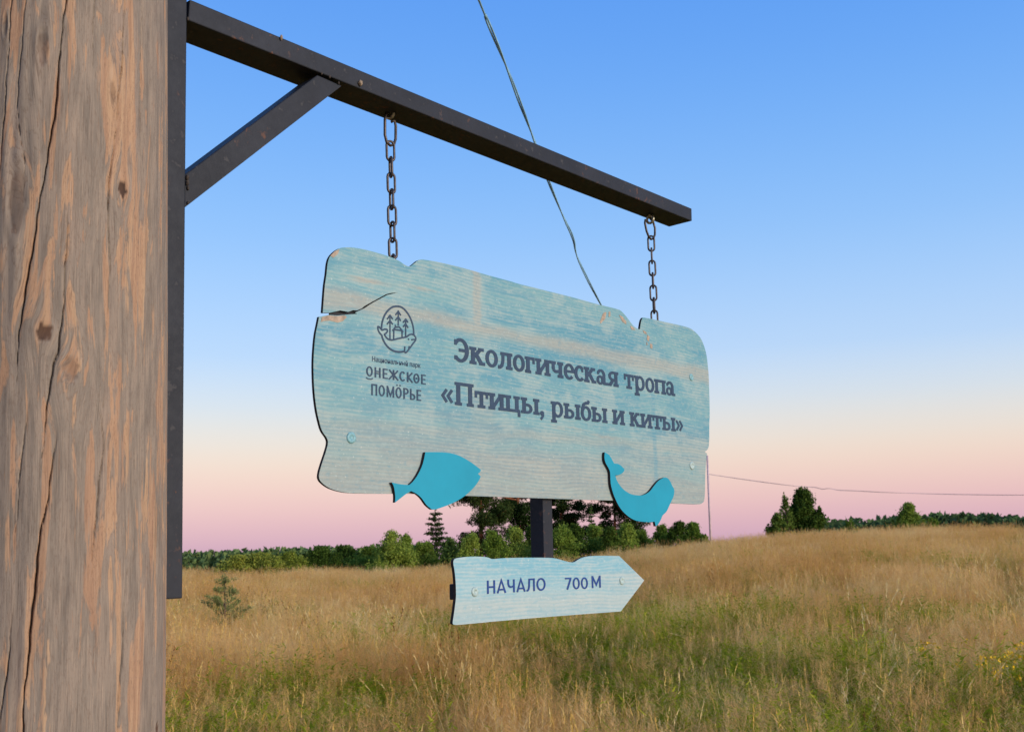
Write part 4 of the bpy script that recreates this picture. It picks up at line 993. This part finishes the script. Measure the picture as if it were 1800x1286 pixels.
def far_forest(name, label, x0, x1, Y, tops, seed, n, wmul=1.0):
    rng = np.random.RandomState(seed); V, Fq = [], []
    Cs, Sz = [], []
    for k in range(n):
        px = rng.uniform(x0, x1); y = Y * rng.uniform(0.96, 1.12)
        x, _ = at(px, y); top = np.interp(px, [t[0] for t in tops], [t[1] for t in tops]) + rng.normal() * 2.2 + (rng.random() < 0.15) * -4
        zt = at(px, y, top)[1]; gz = float(ground_z(x, y)) - 0.3; H = max(1.5, zt - gz)
        con = rng.random() < 0.55; m = 46
        t = rng.uniform(0.0, 1, m)
        w = (H * 0.18 * (1 - t) + 0.08) if con else H * 0.26 * np.sin(np.pi * (0.12 + 0.8 * t))
        a = rng.uniform(0, 6.283, m); r = rng.uniform(0.2, 1, m) * w * wmul
        Cs.append(np.stack([x + np.cos(a) * r, y + np.sin(a) * r, gz + t * H], 1)); Sz.append(np.full(m, H * 0.12) * rng.uniform(0.6, 1.3, m))
    C = np.concatenate(Cs); V, Fq = rand_quads(rng, C, np.concatenate(Sz), 0.7)
    o = link(bpy.data.objects.new(name, fast_mesh(name, V, Fq, M['forest'])))
    tag(o, label, 'forest', kind='stuff')
far_forest('far_forest', 'dark far forest line at left beyond the field', 180, 760, 170, [(180, 976), (330, 974), (420, 970), (520, 966), (600, 965), (700, 962), (760, 960)], 51, 520)
far_forest('far_forest', 'bluish far forest line at right behind the crest', 1430, 1990, 300, [(1430, 922), (1480, 919), (1560, 914), (1640, 907), (1720, 906), (1800, 911), (1990, 910)], 52, 560)

# ------------------------------------------------------------------ utility pole and wires
PY = 84.0
px_, pt_ = at(1241, PY, 800)
gzp = float(ground_z(px_, PY))
pole = thing('utility_pole', 'thin grey utility pole beyond the crest at the board edge', 'pole', Vector((px_, PY, gzp)))
bm = bmesh.new(); tube_path(bm, [(px_, PY, gzp - 0.3), (px_ + 0.1, PY, pt_)], [0.095, 0.08], 10); bm_obj('shaft', bm, M['greypole'], pole, True)
bm = bmesh.new()
tube_path(bm, [(px_ - 0.12, PY - 0.3, pt_ - 0.35), (px_ + 0.16, PY + 0.3, pt_ - 0.35)], 0.03, 6); bm_obj('crossarm', bm, M['greypole'], pole)
for k, sx in enumerate((-0.1, 0.14)):
    lump('insulator', Vector((px_ + sx, PY + sx * 2, pt_ - 0.28)), 0.04, M['zinc'], pole, k, (0.8, 0.8, 1.2))
# wire passing over towards the camera: a vertical sheet from the pole to a point ahead and above
Bx, Bz = at(838, 8.0, -8)
A2, B2 = Vector((px_, PY)), Vector((Bx, 8.0))
def on_sheet(x, y):
    r = ray(x, y); dn = (B2 - A2); nrm = Vector((-dn.y, dn.x)); t = nrm.dot(A2) / (nrm.x * r.x + nrm.y * r.y)
    return EYE + r * t
wp = [on_sheet(x, y) for x, y in [(1239, 806), (1215, 775), (1180, 730), (1140, 672), (1098, 606), (1068, 556), (1047, 518), (1031, 487), (1014, 450), (1009, 425), (1003, 408), (992, 385), (975, 345), (958, 302), (940, 250), (926, 212), (913, 178), (898, 138), (883, 100), (868, 64), (853, 28), (840, -4)]]
ext = wp[-1] + (wp[-1] - wp[-2]).normalized() * 3; wp.append(ext)
def cable(name, pts, r, label, mat='wire'):
    P = [Vector(p) for p in pts]; bm = bmesh.new()
    fine = []
    for i in range(len(P) - 1):
        p0, p1, p2, p3 = P[max(0, i - 1)], P[i], P[i + 1], P[min(len(P) - 1, i + 2)]
        for k in range(4):
            t = k / 4; fine.append(0.5 * ((2 * p1) + (p2 - p0) * t + (2 * p0 - 5 * p1 + 4 * p2 - p3) * t * t + (3 * p1 - p0 - 3 * p2 + p3) * t ** 3))
    fine.append(P[-1])
    for s in (-1, 1):                                             # two strands
        tube_path(bm, [q + Vector((0.9 * r * s * math.cos(i * 0.25), 0, 0.9 * r * s * math.sin(i * 0.25))) for i, q in enumerate(fine)], r * 0.8, 5)
    o = bm_obj(name, bm, M[mat], None, True); tag(o, label, 'wire')
    return fine
rad = [0.0]
cable('overhead_wire', wp, 0.011, 'thick frayed overhead wire passing behind the steel arm')
Ex, Ez = at(2100, 70, 868)
wr = []
for x, y in [(1246, 833), (1300, 841), (1350, 848), (1400, 854), (1432, 856), (1445, 859), (1458, 858), (1475, 861), (1500, 862), (1560, 865), (1640, 867.5), (1720, 869), (1800, 869.5), (1950, 868), (2100, 864)]:
    t = (x - 1246) / (2100 - 1246); Yw = PY + t * (-10)
    r = ray(x, y); wr.append(EYE + r * (Yw / r.y))
cable('overhead_wire', wr, 0.02, 'thin overhead wire sagging away right from the utility pole', 'farwire')

# ------------------------------------------------------------------ meadow
def blade(V, Fq, mi, base, tip, w, bend, m, rng, nseg=2):
    base = np.array(base, float); tip = np.array(tip, float)
    side = np.array([rng.normal(), rng.normal(), 0]); side /= np.linalg.norm(side) + 1e-9
    pts = [base * (1 - t) + tip * t + np.array([bend[0], bend[1], 0]) * t * t for t in np.linspace(0, 1, nseg + 1)]
    b0 = len(V)
    for k, p_ in enumerate(pts):
        ww = w * (1 - 0.85 * k / nseg); V.append(p_ - side * ww / 2); V.append(p_ + side * ww / 2)
    for k in range(nseg):
        i = b0 + 2 * k; Fq.append((i, i + 1, i + 3, i + 2)); mi.append(m)
    return pts[-1], pts[-1] - pts[-2]

PROTO = bpy.data.collections.new('meadow_tufts')
def proto(idx, V, Fq, mi, mats):
    me = fast_mesh('tuft', np.array(V), np.array(Fq), mats, False, mi)
    o = bpy.data.objects.new('tuft_%02d' % idx, me); PROTO.objects.link(o)

def tuft_dry(idx, seed, n_stem, n_blade, hmax, wide, head=1.0):
    rng = np.random.RandomState(seed); V, Fq, mi = [], [], []
    for k in range(n_blade):
        a = rng.uniform(0, 6.283); r = rng.uniform(0, wide) ; b = (math.cos(a) * r, math.sin(a) * r, -0.02)
        h = hmax * rng.uniform(0.25, 0.7); ln = rng.normal(size=2) * 0.24 * h
        blade(V, Fq, mi, b, (b[0] + ln[0], b[1] + ln[1], h), rng.uniform(0.003, 0.006), rng.normal(size=2) * 0.2 * h, 0 if rng.random() < 0.62 else 2, rng, 3)
    for k in range(n_stem):
        a = rng.uniform(0, 6.283); r = rng.uniform(0, wide); b = (math.cos(a) * r, math.sin(a) * r, -0.02)
        h = hmax * rng.uniform(0.55, 1.08); ln = rng.normal(size=2) * 0.2 * h + np.array([0.03, 0])
        tip, dv = blade(V, Fq, mi, b, (b[0] + ln[0], b[1] + ln[1], h), 0.0022, rng.normal(size=2) * 0.2 * h, 0, rng, 3)
        if rng.random() > head: continue
        kind = rng.random(); L = rng.uniform(0.10, 0.19)
        if kind < 0.86:                                            # loose panicle
            for j in range(26):
                t = j / 26.0; p0 = tip - np.array([0, 0, 1]) * L * (1 - t) + np.array([0, 0, 0.02])
                aa = rng.uniform(0, 6.283); q = L * 0.5 * (1 - t * 0.8) * rng.uniform(0.4, 1)
                blade(V, Fq, mi, p0, p0 + np.array([math.cos(aa) * q, math.sin(aa) * q, q * rng.uniform(0.2, 0.9)]), rng.uniform(0.0018, 0.0036), (0, 0), 1, rng, 1)
        else:                                                      # narrow spike
            for j in range(7):
                p0 = tip + np.array([0, 0, -0.06 + 0.018 * j])
                blade(V, Fq, mi, p0, p0 + np.append(rng.normal(size=2) * 0.008, 0.03), 0.008, (0, 0), 0, rng, 1)
    proto(idx, V, Fq, mi, [M['straw'], M['panicle'], M['olive']])

def tuft_green(idx, seed, n_stem, n_blade, hmax, wide, leaves=14):
    rng = np.random.RandomState(seed); V, Fq, mi = [], [], []
    for k in range(n_blade):
        a = rng.uniform(0, 6.283); r = rng.uniform(0, wide); b = (math.cos(a) * r, math.sin(a) * r, -0.02)
        h = hmax * rng.uniform(0.4, 0.9); ln = rng.normal(size=2) * 0.2 * h
        blade(V, Fq, mi, b, (b[0] + ln[0], b[1] + ln[1], h), rng.uniform(0.004, 0.007), rng.normal(size=2) * 0.3 * h, 2 if rng.random() < 0.5 else 0, rng, 3)
    for k in range(n_stem):
        a = rng.uniform(0, 6.283); r = rng.uniform(0, wide); b = np.array([math.cos(a) * r, math.sin(a) * r, -0.02])
        h = hmax * rng.uniform(0.5, 1.0); t3 = b + np.append(rng.normal(size=2) * 0.12 * h, h)
        blade(V, Fq, mi, b, t3, 0.004, (0, 0), 0, rng, 1)
        for j in range(leaves):
            t = rng.uniform(0.25, 1.0); p0 = b * (1 - t) + t3 * t; aa = rng.uniform(0, 6.283); q = rng.uniform(0.025, 0.075)
            blade(V, Fq, mi, p0, p0 + np.array([math.cos(aa) * q, math.sin(aa) * q, q * rng.uniform(-0.2, 0.7)]), rng.uniform(0.012, 0.026), (0, 0), 0, rng, 1)
    proto(idx, V, Fq, mi, [M['herb'], M['herb'], M['olive']])

for k in range(5): tuft_dry(k, 300 + k, 19, 12, 0.56, 0.19)              # 0-4 tall dry
for k in range(3): tuft_dry(5 + k, 320 + k, 8, 28, 0.44, 0.17, 0.9)       # 5-7 leafy half-dry
for k in range(4): tuft_green(8 + k, 340 + k, 9, 12, 0.56, 0.15)          # 8-11 green herbs
for k in range(2): tuft_dry(12 + k, 360 + k, 3, 30, 0.20, 0.15, 0.5)      # 12-13 short trodden
for k in range(2): tuft_green(14 + k, 370 + k, 7, 10, 0.16, 0.14, 10)     # 14-15 short green

def tuft_brown(idx, seed):
    rng = np.random.RandomState(seed); V, Fq, mi = [], [], []
    for k in range(4):
        b = np.array([rng.normal() * 0.06, rng.normal() * 0.06, -0.02]); h = rng.uniform(0.45, 0.7); t3 = b + np.append(rng.normal(size=2) * 0.10, h)
        blade(V, Fq, mi, b, t3, 0.004, (0, 0), 0, rng, 2)
        for j in range(26):
            t = rng.uniform(0.6, 1.02); p0 = b * (1 - t) + t3 * t; q = rng.uniform(0.008, 0.03); aa = rng.uniform(0, 6.283)
            blade(V, Fq, mi, p0, p0 + np.array([math.cos(aa) * q, math.sin(aa) * q, q]), 0.008, (0, 0), 0, rng, 1)
    proto(idx, V, Fq, mi, [M['brown']])
def tuft_straw(idx, seed):
    # bent pale stalks with heavy spikes
    rng = np.random.RandomState(seed); V, Fq, mi = [], [], []
    for k in range(9):
        b = np.array([rng.normal() * 0.07, rng.normal() * 0.07, -0.02]); h = rng.uniform(0.45, 0.8); ln = rng.normal(size=2) * 0.22 + np.array([0.08, 0])
        tip, dv = blade(V, Fq, mi, b, b + np.append(ln * 0.5, h), 0.003, ln * 0.6, 0, rng, 4)
        dv = dv / np.linalg.norm(dv)
        for j in range(9):
            p0 = tip + dv * (0.014 * j - 0.04); blade(V, Fq, mi, p0, p0 + dv * 0.03 + rng.normal(size=3) * 0.008, 0.006, (0, 0), 0, rng, 1)
    for k in range(14):
        b = np.array([rng.normal() * 0.08, rng.normal() * 0.08, -0.02]); h = rng.uniform(0.2, 0.4); ln = rng.normal(size=2) * 0.2
        blade(V, Fq, mi, b, b + np.append(ln * 0.4, h), 0.0045, ln, 0, rng, 3)
    proto(idx, V, Fq, mi, [M['pale']])
M['brown'] = mat_leaf('brown_sorrel_stalks', [(104, 66, 36), (132, 86, 48), (160, 108, 66)], 0.3, True)
M['pale'] = mat_leaf('pale_bent_straw', [(212, 178, 104), (234, 204, 136), (246, 226, 172)], 0.4, True)
tuft_brown(16, 381); tuft_brown(17, 382); tuft_straw(18, 383); tuft_straw(19, 384)

def vnoise(x, y, s, seed):
    """smooth value noise"""
    rng = np.random.RandomState(seed); T = rng.rand(256, 256)
    X, Y = x / s + 1000, y / s + 1000; xi, yi = np.floor(X).astype(int), np.floor(Y).astype(int); fx, fy = X - xi, Y - yi
    fx, fy = fx * fx * (3 - 2 * fx), fy * fy * (3 - 2 * fy); g = lambda a, b: T[a % 256, b % 256]
    return (g(xi, yi) * (1 - fx) + g(xi + 1, yi) * fx) * (1 - fy) + (g(xi, yi + 1) * (1 - fx) + g(xi + 1, yi + 1) * fx) * fy

def gpx(px, py):
    """ground point seen at a pixel, grass top taken as 0.35 m"""
    r = ray(px, py); t = 3.0
    for _ in range(4000):
        p_ = EYE + r * t
        if p_.z < float(ground_z(p_.x, p_.y)) + 0.3: break
        t *= 1.004
    return p_.x, p_.y

def make_meadow():
    rng = np.random.RandomState(77)
    PX, PYY, SC_ = [], [], []
    for y0, y1, dens, sc in ((2.5, 9, 52, 1.0), (9, 16, 34, 1.05), (16, 32, 17, 1.2), (32, 72, 6.5, 1.6)):
        area = 0.68 * 2 * 0.5 * (y1 ** 2 - y0 ** 2)
        n = int(area * dens); y = np.sqrt(rng.uniform(y0 ** 2, y1 ** 2, n)); x = rng.uniform(-0.66, 0.70, n) * y
        PX.append(x); PYY.append(y); SC_.append(np.full(n, sc))
    x, y, sc = map(np.concatenate, (PX, PYY, SC_)); n = len(x)
    g1 = vnoise(x, y, 2.6, 1) * 0.6 + vnoise(x, y, 0.9, 2) * 0.4
    g2 = vnoise(x, y, 7.0, 3)
    green = (g1 - 0.5) * 2.3 + (g2 - 0.5) * 0.6
    green -= 0.5 * np.clip((y - 16) / 14, 0, 1)
    patches = [(1230, 1215, 1.1, 1.1, 0.9), (1330, 1150, 1.6, 1.2, 0.55), (1080, 1200, 0.8, 0.7, 0.7), (1480, 1235, 0.7, 0.6, 0.7), (1700, 1215, 0.7, 0.7, 0.9), (980, 1225, 0.4, 0.4, 0.5),
               (1560, 1085, 1.1, 1.0, 0.6), (1702, 1082, 0.7, 0.8, 0.8), (1150, 1120, 1.2, 1.4, 0.5), (600, 1150, 0.5, 0.7, 0.5), (850, 1250, 0.5, 0.4, 0.55), (860, 1085, 1.2, 1.2, 0.3), (1400, 1070, 1.2, 1.2, 0.4),
               (470, 1012, 3.5, 2.0, 0.55), (1560, 990, 5, 2, 0.4)]
    for a, b, rx, ry, s in patches:
        cx, cy = gpx(a, b); rx *= 1.25; ry *= 1.35; green += 1.15 * s * np.exp(-((x - cx) / rx) ** 2 - ((y - cy) / ry) ** 2)
    straw_p = [(930, 1262, 0.6, 0.35, 1.0), (1560, 1170, 0.6, 0.7, 0.9), (1500, 1270, 0.7, 0.3, 0.6), (400, 1150, 1.0, 1.5, 0.5), (640, 1060, 2.0, 2.0, 0.4), (380, 1230, 0.7, 0.7, 0.7), (560, 1270, 0.6, 0.4, 0.5), (330, 1200, 0.4, 0.6, 0.5)]
    for a, b, rx, ry, s in straw_p:
        cx, cy = gpx(a, b); green -= s * np.exp(-((x - cx) / rx) ** 2 - ((y - cy) / ry) ** 2)
    # the trodden track at the right of the frame
    ty = np.array([3.0, 8.0, 11.0, 14.0, 20.0, 30.0, 45.0, 60.0]); tx = np.array([2.9, 4.7, 5.5, 6.4, 8.9, 13.2, 20.6, 28.0])
    td = np.abs(x - np.interp(y, ty, tx)); track = np.exp(-(td / (0.3 + 0.006 * y)) ** 4)
    u = rng.rand(n); var = np.empty(n, int)
    green = green + (vnoise(x, y, 0.6, 41) - 0.5) * 0.9
    isg = (green + rng.normal(size=n) * 0.16) > 0.38
    half = (~isg) & ((green + rng.normal(size=n) * 0.25) > 0.08)
    var[:] = rng.randint(0, 5, n); var[half] = rng.randint(5, 8, half.sum()); var[isg] = rng.randint(8, 12, isg.sum())
    ex = isg & (rng.rand(n) < 0.24); var[ex] = rng.randint(0, 5, ex.sum())
    tr = track > rng.uniform(0.4, 1.15, n); var[tr] = np.where(rng.rand(tr.sum()) < 0.85, rng.randint(12, 14, tr.sum()), rng.randint(14, 16, tr.sum()))
    nearf = np.clip(1.3 - y / 26, 0.12, 1)
    br = (~isg) & (rng.rand(n) < 0.06 * nearf * (vnoise(x, y, 1.7, 31) > 0.5)); var[br] = rng.randint(16, 18, br.sum())
    pl = (~isg) & (rng.rand(n) < 0.09 * nearf * np.clip((vnoise(x, y, 1.2, 32) - 0.5) * 4, 0.08, 1)); var[pl] = rng.randint(18, 20, pl.sum())
    h = (0.55 + 0.45 * vnoise(x, y, 2.4, 9) + 0.35 * vnoise(x, y, 0.8, 10)) * rng.uniform(0.7, 1.25, n)
    z = ground_z(x, y)
    rot = np.stack([rng.normal(size=n) * 0.15, rng.normal(size=n) * 0.15, rng.uniform(0, 6.283, n)], 1)
    s3 = np.stack([sc * rng.uniform(0.85, 1.2, n)] * 2 + [h], 1)
    # keep clear of the foot of the log
    keep = (x + 0.82) ** 2 + (y - 1.93) ** 2 > 0.07
    tone = 0.42 * vnoise(x, y, 0.55, 21) + 0.33 * vnoise(x, y, 1.6, 22) + 0.25 * vnoise(x, y, 6.0, 23)
    tone = np.clip((tone - 0.5) * 1.9 + 0.5, 0, 1)
    x, y, z, var, rot, s3, isg, tone = [q[keep] for q in (x, y, z, var, rot, s3, isg, tone)]
    for name, label, sel in (('meadow_grass', 'tall dry tan grass with seed heads covering the field', (var < 8) | (var >= 16)),
                             ('green_undergrowth', 'low green herbs growing in patches between the dry grass', (var >= 8) & (var < 16) & (var != 12) & (var != 13)),
                             ('trodden_grass', 'short trodden grass along the track at right', (var == 12) | (var == 13))):
        me = bpy.data.meshes.new(name); k = int(sel.sum()); me.vertices.add(k)
        me.vertices.foreach_set('co', np.stack([x, y, z], 1)[sel].astype(np.float32).ravel())
        a = me.attributes.new('variant', 'INT', 'POINT'); a.data.foreach_set('value', var[sel].astype(np.int32))
        a = me.attributes.new('tone', 'FLOAT', 'POINT'); a.data.foreach_set('value', tone[sel].astype(np.float32))
        a = me.attributes.new('spin', 'FLOAT_VECTOR', 'POINT'); a.data.foreach_set('vector', rot[sel].astype(np.float32).ravel())
        a = me.attributes.new('size', 'FLOAT_VECTOR', 'POINT'); a.data.foreach_set('vector', s3[sel].astype(np.float32).ravel())
        o = link(bpy.data.objects.new(name, me)); tag(o, label, 'grass' if name != 'green_undergrowth' else 'herbs', kind='stuff')
        print(name, k)
        md = o.modifiers.new('tufts', 'NODES'); md.node_group = tuft_nodes()
_tn = []
def tuft_nodes():
    if _tn: return _tn[0]
    ng = bpy.data.node_groups.new('tuft_scatter', 'GeometryNodeTree'); _tn.append(ng)
    ng.interface.new_socket('Geometry', in_out='INPUT', socket_type='NodeSocketGeometry'); ng.interface.new_socket('Geometry', in_out='OUTPUT', socket_type='NodeSocketGeometry')
    N, Lk = ng.nodes, ng.links
    gi, go = N.new('NodeGroupInput'), N.new('NodeGroupOutput')
    ip = N.new('GeometryNodeInstanceOnPoints'); ci = N.new('GeometryNodeCollectionInfo')
    ci.inputs['Collection'].default_value = PROTO; ci.inputs['Separate Children'].default_value = True; ci.inputs['Reset Children'].default_value = True
    def na(nm, dt):
        q = N.new('GeometryNodeInputNamedAttribute'); q.data_type = dt; q.inputs['Name'].default_value = nm
        return next(s for s in q.outputs if s.enabled and s.name == 'Attribute')
    Lk.new(gi.outputs[0], ip.inputs['Points']); Lk.new(ci.outputs[0], ip.inputs['Instance']); ip.inputs['Pick Instance'].default_value = True
    Lk.new(na('variant', 'INT'), ip.inputs['Instance Index']); Lk.new(na('spin', 'FLOAT_VECTOR'), ip.inputs['Rotation']); Lk.new(na('size', 'FLOAT_VECTOR'), ip.inputs['Scale'])
    Lk.new(ip.outputs[0], go.inputs[0])
    return ng
make_meadow()

# yellow flowering plants at the lower right
def flower_plant(px, py, seed, label, n=9):
    rng = np.random.RandomState(seed); x, y = gpx(px, py); z = float(ground_z(x, y))
    root = thing('flowering_plant', label, 'plant', Vector((x, y, z)), 'yellow flowers at the lower right')
    V, Fq, mi = [], [], []; heads = []
    for k in range(n):
        b = np.array([x + rng.normal() * 0.10, y + rng.normal() * 0.10, z]); t3 = b + np.array([rng.normal() * 0.06, rng.normal() * 0.06, rng.uniform(0.42, 0.6)])
        blade(V, Fq, mi, b, t3, 0.005, (0, 0), 0, rng, 2); heads.append(t3)
        for j in range(12):
            t = rng.uniform(0.2, 0.95); p0 = b * (1 - t) + t3 * t; aa = rng.uniform(0, 6.283); q = rng.uniform(0.03, 0.06)
            blade(V, Fq, mi, p0, p0 + np.array([math.cos(aa) * q, math.sin(aa) * q, q * 0.3]), 0.014, (0, 0), 0, rng, 1)
    link(bpy.data.objects.new('stems', fast_mesh('stems', np.array(V), np.array(Fq), M['herb'])), root)
    C = []
    for hd in heads:
        C.append(hd + rng.normal(size=(14, 3)) * np.array([0.024, 0.024, 0.014]))
    C = np.concatenate(C); V, Fq = rand_quads(rng, C, rng.uniform(0.015, 0.026, len(C)), 0.9)
    link(bpy.data.objects.new('blossoms', fast_mesh('blossoms', V, Fq, M['yellow'])), root)
flower_plant(1765, 1200, 1, 'yellow flowering plant closest to the right picture edge', 10)
flower_plant(1738, 1218, 2, 'yellow flowering plant left of the one at the edge', 8)
flower_plant(1655, 1190, 3, 'small yellow flowering plant furthest up and left', 5)
